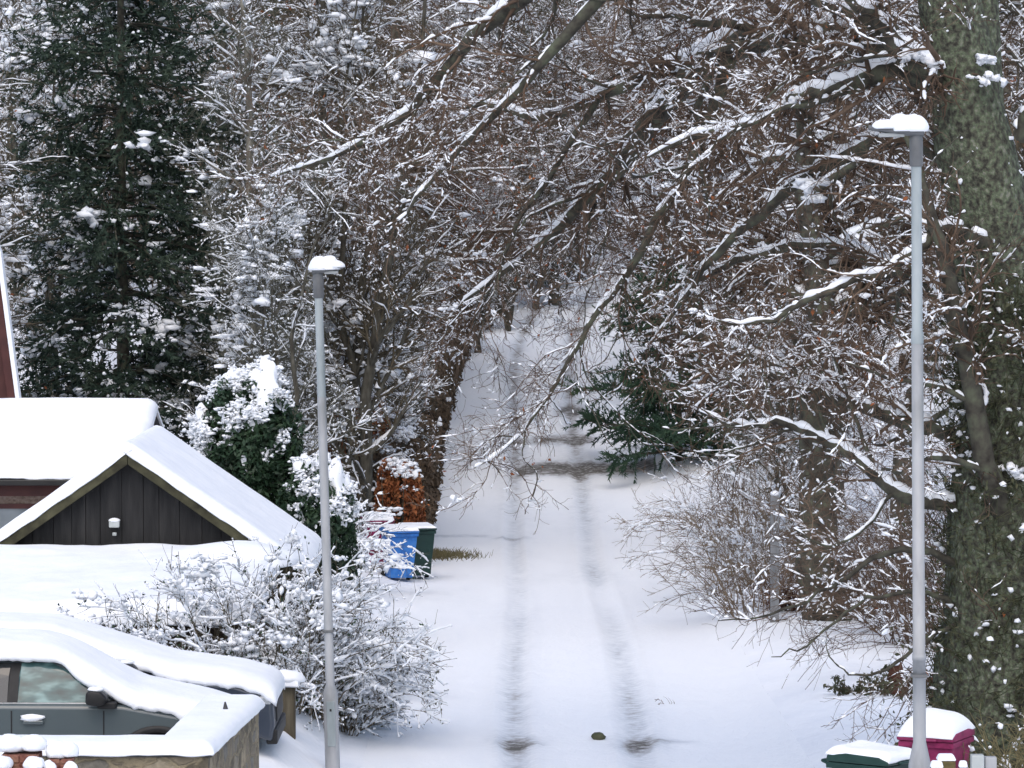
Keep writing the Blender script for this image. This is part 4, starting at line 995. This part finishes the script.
sp = conifer(11, 18.5, .16, .7, 3.9, 360, 18, 18, nclump=420, csize=(.06, .22), fat=1.7, vary=(.45, 1.15), droop=.12)
spruce = place_tree(sp, 'spruce_tree', 'tall dark green spruce behind the cottage with snow pads on its boughs', 'tree', G(-7.9, 80.5), .3, M['limb'], M['needle'])
copy_tree(spruce, G(-6.2, 119), 2.1, 'dark spruce half hidden behind bare trees left of the far road', .8)
copy_tree(spruce, G(7.2, 121), 1.1, 'dark spruce behind bare trees on the right of the far road', .75)
pn = conifer(23, 5.4, .11, .12, 3.2, 84, 26, 30, droop=.02, nclump=24, csize=(.04, .10), pine=True, rise=.02, fat=1.6, vary=(.55, 1.15))
place_tree(pn, 'pine_tree', 'low dark green pine whose boughs reach over the right edge of the road', 'tree', G(4.1, 98), 1.0, M['limb'], M['needle_pine'])

# --- bare broadleaved trees
D1 = decid(1, 14, .17, .12, 46, 3.4, (460, 3000, 7500), strips=(900, 1500), leafn=120, nclump=400, csize=(.03, .095))
D2 = decid(2, 13, .14, .06, 54, 2.9, (500, 3200, 7000), nclump=480, csize=(.03, .10), stems=3, ang=38, trop=.09)
D3 = decid(3, 15, .22, .16, 42, 4.2, (460, 3400, 9000), strips=(900, 1400), nclump=320, csize=(.03, .075), leafn=800, droop=.02, ang=60)
D4 = decid(4, 9, .10, .05, 50, 2.6, (440, 2800, 6000), nclump=400, csize=(.03, .09), stems=4, ang=45, trop=.05)
birch = decid(5, 15.5, .125, .10, 46, 2.3, (360, 2400, 6500), strips=(900, 1300), nclump=300, csize=(.035, .09), ang=48, trop=.05)

place_tree(birch, 'birch_tree', 'slender pale-barked birch rising behind the dark evergreen bush', 'tree', G(-5.2, 78), 0, M['birch'], M['twig_grey'])
a1 = place_tree(D1, 'bare_tree', 'bare snow-flecked tree between the birch and the shorter lamp', 'tree', G(-3.9, 84), .4, M['bark'], M['twig'])
a2 = place_tree(D2, 'bare_tree', 'many-stemmed bare tree full of snow just behind the shorter lamp head', 'tree', G(-3.35, 80.5), 1.3, M['bark'], M['twig'])
a3 = place_tree(D3, 'bare_tree', 'bare beech with rust leaves overhanging the road beyond the brown hedge', 'tree', G(-3.6, 98), 2.0, M['bark'], M['twig_red'])
a4 = place_tree(D4, 'bare_tree', 'low many-stemmed bare tree just behind the big evergreen bush', 'tree', G(-4.35, 73.5), .9, M['bark'], M['twig_grey'], .8)
copy_tree(a1, G(-10.9, 77), 3.3, 'bare grey tree at the left edge in front of the tall spruce', .8)
copy_tree(a2, G(-10.6, 92), 2.2, 'bare tree behind the left side of the tall spruce', 1.05)
copy_tree(a1, G(-6.6, 92), 1.9, 'bare tree showing between the tall spruce and the birch', 1.0)
copy_tree(a2, G(-4.6, 106), .2, 'bare tree far along the brown hedge on the left of the road', 1.0)
copy_tree(a1, G(-3.2, 117), 4.4, 'bare tree at the far end of the brown hedge', .95)
copy_tree(a4, G(-2.75, 88.5), 3.0, 'small snow-laden tree growing out of the near end of the brown hedge', .62)
copy_tree(a4, G(-3.1, 94.5), .6, 'small snow-laden tree in the middle of the brown hedge', .66)
copy_tree(a3, G(-9.0, 108), 5.1, 'broad bare tree far behind the birch', 1.0)
# right of the road
D5 = decid(6, 13, .34, .24, 40, 3.1, (440, 3400, 9000), strips=(900, 1300), nclump=260, csize=(.03, .075), leafn=250, droop=.02, ang=58)
place_tree(D5, 'bare_tree', 'thick dark trunked tree on the right bank next to the plain grey post', 'tree', G(5.2, 64.6), .5, M['limb'], M['twig_red'])
copy_tree(a3, G(7.4, 75), 3.6, 'broad bare tree behind the plain grey post', .92)
copy_tree(a2, G(7.0, 86), 4.1, 'many-stemmed bare tree right of the road before the dark pine', .9)
copy_tree(a1, G(8.6, 66), 2.6, 'bare tree behind the mossy beech at the right edge', 1.0)
copy_tree(a3, G(10.8, 80), 1.2, 'bare tree in the wood behind the mossy beech', 1.0)
copy_tree(a1, G(7.6, 93), 3.9, 'bare tree set back from the right verge before the dark pine', .95)
copy_tree(a2, G(8.2, 100), 5.2, 'bare tree standing behind the dark pine', 1.05)
copy_tree(a3, G(5.9, 115), 2.9, 'bare tree leaning over the right of the far road', .9)
copy_tree(a4, G(5.6, 79), 1.9, 'low bushy bare tree at the right edge of the snowy road', .7)
copy_tree(a4, G(7.3, 60), 5.0, 'low bushy bare tree between the dark trunk and the taller lamp', .75)
copy_tree(a1, G(-.3, 131), .9, 'bare tree closing the left of the road at its far end', .9)
copy_tree(spruce, G(.3, 140), .7, 'dark spruce standing where the far road bends away', .6)
copy_tree(a4, G(-1.0, 121), 2.2, 'dense bare bush at the far end of the brown hedge', .6)
copy_tree(a4, G(-.1, 126.5), 1.2, 'dense bare bush on the inside verge just past the brown hedge', .6)
copy_tree(a3, G(-3.0, 113), 1.0, 'bare tree with low boughs meeting over the far road from the left', 1.0)
copy_tree(a3, G(5.0, 111), 4.0, 'bare tree with low boughs meeting over the far road from the right', 1.0)
copy_tree(a3, G(-3.3, 105.5), 2.6, 'bare tree arching over the far road from behind the brown hedge', 1.0)
copy_tree(a3, G(5.6, 105), .4, 'bare tree arching over the far road from behind the low pine', 1.0)
copy_tree(a1, G(1.4, 134), 2.9, 'bare tree in the gap where the far road bends out of sight', .8)
copy_tree(a2, G(2.3, 142), 2.0, 'bare tree blocking the view at the far end of the lane', .85)
copy_tree(a4, G(.75, 133), 5.2, 'dense bare bush under the dark spruce at the far bend', .65)
copy_tree(a3, G(1.6, 147), 4.2, 'bare tree on the outside of the far bend in the road', .8)
copy_tree(a2, G(6.0, 132), 3.0, 'bare tree closing the right of the road at its far end', .85)
copy_tree(a2, G(3.2, 158), 1.5, 'bare tree in the middle at the top of the road', .9)

# --- the wood on the hill behind: nobody could count it
def woodland():
    rng = np.random.default_rng(99)
    kinds = [decid(30 + i, 12, .15, .08, 26, 3.2, (170, 800, 1100), nclump=230, csize=(.06, .14), strips=(300, 560), rs=(.02, .05), stems=1 + i % 2, twigr=.014) for i in range(3)]
    kinds.append(conifer(40, 14, .2, .8, 2.6, 110, 6, 7, nclump=130, csize=(.10, .28)))
    bark, twg, snw, ndl = Acc(), Acc(), Acc(), Acc()
    n = 0
    for y in np.concatenate([np.arange(124, 200, 6.0), np.arange(200, 300, 10)]):
        half = y / 4000 * 512 + 9
        for x in np.arange(-half, half, 4.2 if y < 200 else 5.5):
            x += rng.uniform(-1.6, 1.6); yy = y + rng.uniform(-3, 3)
            if yy < 175 and abs(x - float(road_x(yy))) < 4.4: continue
            if yy < 132 and abs(x) < 9: continue
            k = rng.choice(4, p=[.29, .29, .28, .14]); s = rng.uniform(.75, 1.2); a = rng.uniform(0, 2 * PI)
            Mx = np.eye(4); Mx[:3, :3] = np.array([[math.cos(a), -math.sin(a), 0], [math.sin(a), math.cos(a), 0], [0, 0, 1]]) * s; Mx[:3, 3] = (x, yy, gz(x, yy) - .1)
            d = kinds[k]; bark.merge(d['trunk'], Mx); snw.merge(d['snow'], Mx); (ndl if k == 3 else twg).merge(d['crown'], Mx); n += 1
    acc = Acc(); qi = []; ti = []
    for i, a in enumerate((bark, twg, snw, ndl)):
        v, q, t = a.arrays(); acc.add(v, q, t); qi.append(np.full(len(q), i)); ti.append(np.full(len(t), i))
    v, q, t = acc.arrays()
    o = link('hillside_wood', mesh_np('hillside_wood', v, q, t, [M['bark'], M['twig'], M['treesnow'], M['needle']], True, np.concatenate(qi + ti)))
    tag(o, 'far snowy wood of bare trees and a few dark conifers covering the hillside', 'wood', None, 'stuff')
    print('woodland trees', n, 'faces', len(q) + len(t))
woodland()

# --- evergreen bushes
def evergreen(name, label, cat, loc, rx, ry, rz_, cz, nleaf, nclump, csize, seed, snowdir=(-.45, -.35, .8), cover=.55, mat=None, leaf=.06):
    """a rounded mass of leaves centred cz above the ground, snow draped over its upper side"""
    rng = np.random.default_rng(seed); t = thing(name, label, cat, loc)
    S = np.array([rx, ry, rz_]); C = np.array([0, 0, cz])
    def lumpf(d): return 1 + .34 * (vnoise(d * 2.1 + seed) - .5) + .26 * (vnoise(d * 4.7 + seed) - .5)
    d = norm(rng.normal(size=(nleaf, 3))); low = np.where(d[:, 2] < 0, 1 - .12 * d[:, 2], 1.0)
    rad = lumpf(d) * rng.uniform(.45, 1.06, nleaf) ** .5
    c = d * rad[:, None] * S * np.stack([low, low, np.where(d[:, 2] < 0, cz / rz_ * .98, 1)], -1) + C
    lf = Acc(); leaves(rng, lf, c, leaf, d, .9, .42); build(lf, 'foliage', mat or M['evergreen'], t)
    st = Acc(); k = 16; a = rng.uniform(0, 2 * PI, k)
    e = np.stack([np.cos(a) * rx * .6, np.sin(a) * ry * .6, cz + rng.uniform(-.3, .6, k) * rz_], -1); b = rng.normal(size=(k, 3)) * .08; b[:, 2] = -.05
    tubes(st, np.stack([b, (b + e) * .5 + np.array([0, 0, .1]) * rz_, e], 1), np.tile([.04, .03, .01], (k, 1)), 5); build(st, 'stems', M['limb'], t)
    sn = Acc(); d, f = ICO6
    k = d @ norm(np.array(snowdir)) * .9 + .9 * (vnoise(d * 2.3 + seed + 5) - .5) + 1.3 * (vnoise(d * 5.6 + seed + 5) - .5) + .6 * (vnoise(d * 15 + seed) - .5)
    mask = np.clip((k - (1 - cover)) * 3.0, 0, 1); mask = mask * mask * (3 - 2 * mask) * np.clip((d[:, 2] - .12) * 2.5, 0, 1)
    rr = lumpf(d) * (.90 + .13 * mask + .05 * (vnoise(d * 9 + 2) - .5) + .025 * (vnoise(d * 22 + 2) - .5))
    c = d * rr[:, None] * S + C; c[:, 2] += .04 * mask
    fk = (mask[f].max(1) > .02)
    sn.add(c, None, f[fk])
    o = np.where((mask > .05) & (mask < .9))[0]; o = rng.choice(o, min(nclump, len(o)), False)
    clump_clusters(rng, sn, c[o] + d[o] * .04, rng.uniform(csize[0] * .5, csize[1] * .6, len(o)), 9, ICO1)
    tag(build(sn, 'snow', M['treesnow'], t), kind='stuff')
    return t
evergreen('evergreen_bush', 'big dark domed evergreen bush beside the shed with snow over its crown', 'bush', G(-4.25, 64.0, -.05), .88, .9, 1.68, 2.5, 24000, 420, (.05, .13), 3, (-.08, -.3, .9), .29, leaf=.055)
evergreen('evergreen_bush', 'lower evergreen bush with a sloping sheet of snow behind the shorter lamp post', 'bush', G(-3.05, 63.2, -.05), .62, .8, 1.15, 1.6, 11000, 160, (.05, .12), 8, (.25, -.35, .9), .42, leaf=.05)

# --- shrubs made of many thin stems
def shrub(name, label, cat, loc, w, d, h, stems, tw, mat, seed, strips, nclump, csize, lean=(0, 0), leafn=0, leafmat=None, rs=(.010, .026), up=.02, r0=.012, leafsize=.025, flat=1.0):
    rng = np.random.default_rng(seed); t = thing(name, label, cat, loc)
    b = np.stack([rng.uniform(-.35, .35, stems) * w, rng.uniform(-.35, .35, stems) * d, np.full(stems, -.05)], -1)
    P = 9; p = np.empty((stems, P, 3)); p[:, 0] = b
    dv = np.stack([b[:, 0] / w * 2.0 + rng.normal(size=stems) * .35 + lean[0], b[:, 1] / d * 2.0 + rng.normal(size=stems) * .3 + lean[1], np.full(stems, 1.25)], -1); dv = norm(dv)
    ln = h * rng.uniform(.55, 1.15, stems)
    for s in range(1, P):
        dv = dv + rng.normal(size=(stems, 3)) * .09; dv[:, 2] += up - .035 * s * flat; dv = norm(dv); p[:, s] = p[:, s - 1] + dv * (ln / (P - 1))[:, None]
    r = np.tile(r0 * (1 - .8 * np.linspace(0, 1, P)), (stems, 1)); cr, sn, lf = Acc(), Acc(), Acc()
    tubes(cr, p, r, 5)
    L2, R2 = sprout(rng, p, r, tw, .12, 1, (h * .12, h * .42), (42, 14), .11, .0, 6, .7, .005, .4, .004); tubes(cr, L2, R2, 4)
    L3, R3 = sprout(rng, L2, R2, tw * 3, .1, 1, (h * .04, h * .14), (45, 16), .1, .0, 4, .8, .0035, .3); tubes(cr, L3, R3, 3)
    build(cr, 'branches', mat, t)
    snow_strips(rng, sn, p, r, strips // 3, (rs[0] * 1.3, rs[1] * 1.3), 6, (.4, 1), .85)
    if strips: snow_runs(rng, sn, L2, R2, min(.75, strips / 2000), (rs[0] * .5, rs[1] * .6), .8, 5, 5.0, .6, 3, 1.0)
    snow_strips(rng, sn, L2, R2, strips // 3, rs, 5, (.4, 1), .85); snow_strips(rng, sn, L3, R3, strips, (rs[0] * .8, rs[1] * .8), 5, (.4, 1), .9)
    nclump = int(nclump * .62); csize = (csize[0] * .8, csize[1] * .9)
    if nclump:
        c = L2[rng.integers(0, len(L2), nclump * 4), rng.integers(1, 6, nclump * 4)]
        c = c[np.argsort(-(vnoise(c * 2.2 + seed) + .7 * c[:, 2] / h) + rng.uniform(0, .35, len(c)))[:nclump]]
        clump_clusters(rng, sn, c + np.array([0, 0, .02]), rng.uniform(csize[0], csize[1], len(c)), 9, ICO1)
    tag(build(sn, 'snow', M['treesnow'], t), kind='stuff') if sn.n else None
    if leafn:
        c = L3[rng.integers(0, len(L3), leafn), rng.integers(0, 4, leafn)] + rng.normal(size=(leafn, 3)) * .02
        leaves(rng, lf, c, leafsize); build(lf, 'foliage', leafmat or M['olive_leaf'], t)
    return t
T_ = 'shrub'
shrub(T_, 'wide snow-clotted shrub spreading over the fence behind the dark blue car', 'shrub', G(-3.45, 50.2), 2.3, 1.0, 2.15, 60, 700, M['twig'], 51, 1300, 330, (.04, .12), (-.15, 0), 1600, M['evergreen'])
shrub(T_, 'tall upright shrub crusted with snow just left of the shorter lamp post', 'shrub', G(-2.6, 51.2), .8, .9, 1.9, 60, 800, M['twig'], 52, 1500, 170, (.02, .06), (0, 0), 900)
shrub(T_, 'arching snow-crusted shrub right of the shorter lamp post beside the road', 'shrub', G(-2.2, 51.8), .5, .9, 1.4, 50, 560, M['twig'], 53, 1500, 190, (.025, .065), (.0, 0), 900)
shrub(T_, 'low snow-buried shrub drooping onto the road edge', 'shrub', G(-2.1, 53.0), .6, .9, .6, 44, 360, M['twig'], 54, 1000, 210, (.025, .065), (.35, -.1))
shrub(T_, 'loose bare sprays with little snow reaching out over the road edge', 'shrub', G(-2.15, 56.0), .7, .9, 1.3, 18, 150, M['twig'], 55, 300, 40, (.02, .05), (.55, 0), 300)
shrub(T_, 'flat-topped snow-covered shrub in front of the blue bin', 'shrub', G(-3.35, 66.0), .7, 1.1, .8, 90, 900, M['twig'], 56, 1500, 380, (.04, .09), (0, 0), 900)
shrub(T_, 'frosted grey shrub behind the shed and left of the bins', 'shrub', G(-3.35, 71.0), .9, 1.2, 1.9, 80, 900, M['twig_grey'], 57, 1900, 200, (.03, .07), (0, 0), 500)
shrub(T_, 'dense frosted shrub at the right corner of the shed roof', 'shrub', G(-3.0, 60.8), .55, .9, 1.25, 70, 700, M['twig'], 58, 1300, 250, (.03, .075), (0, 0), 900, M['evergreen'])
shrub(T_, 'tan leafless brush arching over the snow on the right bank', 'shrub', G(4.0, 66.5), 1.2, 1.6, 2.1, 40, 300, M['twig_tan'], 59, 160, 0, (.02, .05), (-.15, 0), r0=.009)
shrub(T_, 'tan leafless brush farther up the right bank near the road edge', 'shrub', G(4.5, 73), 1.5, 2.4, 2.2, 50, 450, M['twig_tan'], 60, 200, 20, (.02, .05), (-.1, 0), r0=.009)
shrub(T_, 'thin brown brush behind the plain grey post', 'shrub', G(6.4, 68), 2.6, 2.0, 2.4, 95, 750, M['twig_tan'], 61, 500, 60, (.02, .05), r0=.009)
shrub(T_, 'tall russet thicket between the dark trunk and the mossy beech', 'shrub', G(6.6, 61.5), 2.4, 1.6, 3.2, 90, 900, M['twig_red'], 71, 330, 60, (.02, .06), r0=.010)
shrub(T_, 'russet thicket close behind the mossy beech at the right edge', 'shrub', G(7.0, 55.5), 2.0, 1.4, 3.4, 80, 900, M['twig_red'], 72, 360, 70, (.02, .06), r0=.010)
shrub(T_, 'tall tan thicket left of the dark trunk above the tan brush', 'shrub', G(4.7, 70.5), 1.5, 1.6, 2.6, 60, 650, M['twig_tan'], 73, 900, 80, (.02, .06), r0=.010)
shrub(T_, 'brown thicket farther up the right bank before the dark pine', 'shrub', G(5.2, 84), 1.4, 2.6, 2.0, 50, 560, M['twig_red'], 74, 900, 90, (.03, .07), r0=.012)
shrub(T_, 'clump of rust brown brush at the foot of the dark trunk', 'shrub', G(4.62, 66.2), .6, .5, .75, 90, 500, M['bracken'], 62, 60, 0, (.02, .04))
shrub(T_, 'russet twigs sprouting at the right foot of the dark trunk', 'shrub', G(5.65, 64.4), .5, .5, 1.5, 34, 260, M['twig_red'], 63, 150, 12, (.02, .05))
shrub(T_, 'grassy brown brush tangled at the foot of the mossy beech', 'shrub', G(5.35, 40.8), 1.0, .6, 1.3, 90, 400, M['dry_grass'], 64, 160, 20, (.02, .05))
shrub(T_, 'low leafy shrub with yellow-green leaves on the snow left of the rust stump', 'shrub', G(4.72, 53.0), .75, .5, .42, 40, 160, M['twig'], 65, 30, 4, (.02, .04), leafn=420, leafmat=M['olive_leaf'], leafsize=.04)
shrub(T_, 'low leafy shrub between the rust stump and the mossy beech', 'shrub', G(5.55, 53.4), .55, .5, .45, 36, 150, M['twig'], 66, 30, 6, (.02, .04), leafn=260, leafmat=M['bracken'], leafsize=.04)
shrub(T_, 'thin weed stalks standing alone in the snow between the road and the bank', 'weed', G(2.25, 55.5), .3, .2, .30, 5, 8, M['twig_tan'], 67, 0, 0, (.02, .04), r0=.004)

# rust brown stump
rng = np.random.default_rng(5)
st = thing('tree_stump', 'rust brown broken stump in the snow between the taller lamp and the dark trunk', 'stump', G(5.10, 53.2))
ac = Acc(); c, r = curve_through([(0, 0, -.1), (.01, 0, .25), (.03, 0, .48)], [.17, .13, .08], 10); tubes(ac, c[None], r[None], 12)
v, q, t = ac.arrays(); v = v * np.array([1, 1, .9]) * (1 + .7 * (vnoise(v * 9)[:, None] - .5)) ; v[:, 2] += (v[:, 2] > .5) * (vnoise(v * 15) - .5) * .25
build((v, q, t), 'trunk', M['bracken'], st)
v, q, t = blob(.03, 0, .45, .08, .12, .05, 6, ICO2, .5); build((v, q, t), 'snow_cover', M['snow'], st)

# --- hedges of brown leaves along the left verge
def hedge(label, pts, w, h, nleaf, mat, seed, nclump, csize, leaf=.055, cat='hedge'):
    """pts: polyline of (x, y) along the hedge foot"""
    rng = np.random.default_rng(seed); P = np.array(pts, float)
    o = (P[0, 0], P[0, 1], gz(*P[0])); t = thing('hedge', label, cat, o); O = np.array(o)
    d = np.concatenate([[0], np.cumsum(np.hypot(*np.diff(P, axis=0).T))])
    def pos(s): return np.stack([np.interp(s, d, P[:, 0]), np.interp(s, d, P[:, 1])], -1)
    s = rng.uniform(0, d[-1], nleaf); xy = pos(s); tg = norm(pos(np.minimum(s + .3, d[-1] + .3)) - pos(s - .3)); pr = np.stack([-tg[:, 1], tg[:, 0]], -1)
    a = rng.uniform(0, PI, nleaf); rr = rng.uniform(.6, 1.03, nleaf) ** .5
    sx = np.sign(np.cos(a)) * np.abs(np.cos(a)) ** .45 * rr; sz = np.abs(np.sin(a)) ** .45 * rr
    endr = np.clip(np.minimum(s, d[-1] - s) / (w * .9), .02, 1) ** .5
    hv = h * (1 + .28 * fbm(s * .8, s * 0, seed)) * (.82 + .18 * endr)
    z = sz * hv * rng.uniform(.0, 1.0, nleaf) ** .0; low = rng.random(nleaf) < .45; z = np.where(low, rng.uniform(0, 1, nleaf) * z, z)
    q = xy + pr * (sx * w * endr * (1 + .3 * fbm(s * 1.1, z * 1.1, seed + 3)))[:, None]
    c = np.stack([q[:, 0], q[:, 1], ground_z(q[:, 0], q[:, 1]) + z], -1) - O
    n = np.stack([pr[:, 0] * sx, pr[:, 1] * sx, sz * .6], -1)
    ac = Acc(); leaves(rng, ac, c, leaf, n, 1.0, .5); build(ac, 'foliage', mat, t)
    m = max(20, nleaf // 90); s2 = rng.uniform(.2, d[-1] - .2, m); b = pos(s2); b3 = np.concatenate([b, ground_z(b[:, 0], b[:, 1])[:, None] - .05], 1) - O
    e = b3 + np.stack([rng.normal(size=m) * w * .45, rng.normal(size=m) * w * .45, h * rng.uniform(.7, 1.0, m)], -1)
    st = Acc(); tubes(st, np.stack([b3, (b3 + e) / 2 + rng.normal(size=(m, 3)) * .06, e], 1), np.tile([.016, .012, .005], (m, 1)), 4); build(st, 'stems', M['limb'], t)
    s3 = rng.uniform(0, d[-1], nclump); xy = pos(s3); x3 = rng.normal(size=nclump) * w * .42; endr = np.clip(np.minimum(s3, d[-1] - s3) / (w * .9), .02, 1) ** .5
    hv = h * (1 + .28 * fbm(s3 * .8, s3 * 0, seed)) * (.82 + .18 * endr)
    zz = hv * np.clip(1 - np.abs(x3 / w) ** 3 * .5, .5, 1)
    tg = norm(pos(np.minimum(s3 + .3, d[-1] + .3)) - pos(s3 - .3)); pr = np.stack([-tg[:, 1], tg[:, 0]], -1); q = xy + pr * (x3 * endr)[:, None]
    c = np.stack([q[:, 0], q[:, 1], ground_z(q[:, 0], q[:, 1]) + zz], -1) - O
    sn = Acc(); clump_clusters(rng, sn, c, rng.uniform(csize[0], csize[1], nclump), 8, ICO1); tag(build(sn, 'snow', M['treesnow'], t), kind='stuff')
    return t
hedge('rust brown beech hedge end with a snowy top right behind the bins', [(-2.15, 77.4), (-2.25, 79.3)], .46, 2.05, 7000, M['rust_leaf'], 71, 70, (.05, .12))
hedge('long brown hedge running up the left side of the road into the distance', [(-2.35, 81), (-2.35, 92), (-2.3, 104), (-2.05, 116), (-1.75, 124)], .62, 2.0, 34000, M['hedge_leaf'], 72, 260, (.06, .14), .075)
hedge('tall rust and brown hedge following the far bend on the left of the road', [(-1.55, 125.5), (-1.25, 131), (-.6, 137), (.35, 144), (1.6, 151)], .8, 3.3, 24000, M['hedge_leaf'], 74, 220, (.06, .16), .085)
hedge('rust-leaved hedge higher up behind the bins on the left', [(-3.4, 83), (-3.1, 86.5)], .6, 2.7, 8000, M['rust_leaf'], 73, 110, (.06, .15))

# dry grass showing through at the verge by the bins
rng = np.random.default_rng(12); ac = Acc(); m = 900
x = -1.75 + np.abs(rng.normal(size=m)) * .45; y = 80.6 + rng.normal(size=m) * .4
p = np.stack([x, y, ground_z(x, y)], -1); e = p + np.stack([rng.normal(size=m) * .06, rng.normal(size=m) * .06, rng.uniform(.06, .16, m)], -1)
tubes(ac, np.stack([p, (p + e) / 2, e], 1), np.tile([.006, .005, .002], (m, 1)), 3)
tag(build(ac, 'verge_grass', M['dry_grass']), 'strip of flattened yellow grass showing through the snow beside the bins', 'grass', None, 'stuff')

# ------------------------------------------------------------------ light, sky, camera
SUN_EL, SUN_AZ = R(52), R(188)      # azimuth clockwise from +Y (the view direction)
wd = bpy.data.worlds.new('World'); SC.world = wd; wd.use_nodes = True
nt = wd.node_tree; bg = nt.nodes['Background']; sky = nt.nodes.new('ShaderNodeTexSky')
sky.sky_type = 'NISHITA'; sky.sun_disc = False; sky.sun_elevation = SUN_EL; sky.sun_rotation = SUN_AZ; sky.dust_density = 2.6; sky.air_density = 1.0
nt.links.new(sky.outputs[0], bg.inputs['Color']); bg.inputs['Strength'].default_value = .15
sl = bpy.data.lights.new('sun', 'SUN'); sl.energy = .9; sl.angle = R(90); sl.color = (1, .94, .86)
so = link('sun', sl); so.rotation_euler = (PI / 2 - SUN_EL, 0, PI - SUN_AZ)
d = Vector((math.sin(SUN_AZ) * math.cos(SUN_EL), math.cos(SUN_AZ) * math.cos(SUN_EL), math.sin(SUN_EL)))
so.rotation_euler = d.to_track_quat('Z', 'Y').to_euler()
cd = bpy.data.cameras.new('camera'); cam = link('camera', cd, None, (0, 0, CAM_H), (PI / 2 - math.atan(154 / 4000), 0, 0))
cd.sensor_width = 36; cd.lens = 36 * 4000 / 1024; cd.clip_start = .5; cd.clip_end = 2000
SC.camera = cam
vs = SC.view_settings; vs.view_transform = 'Standard'; vs.look = 'None'; vs.exposure = 0.55; vs.gamma = 1.0; vs.use_curve_mapping = False
SC.cycles.use_denoising = True
SC.cycles.max_bounces = 6; SC.cycles.diffuse_bounces = 3
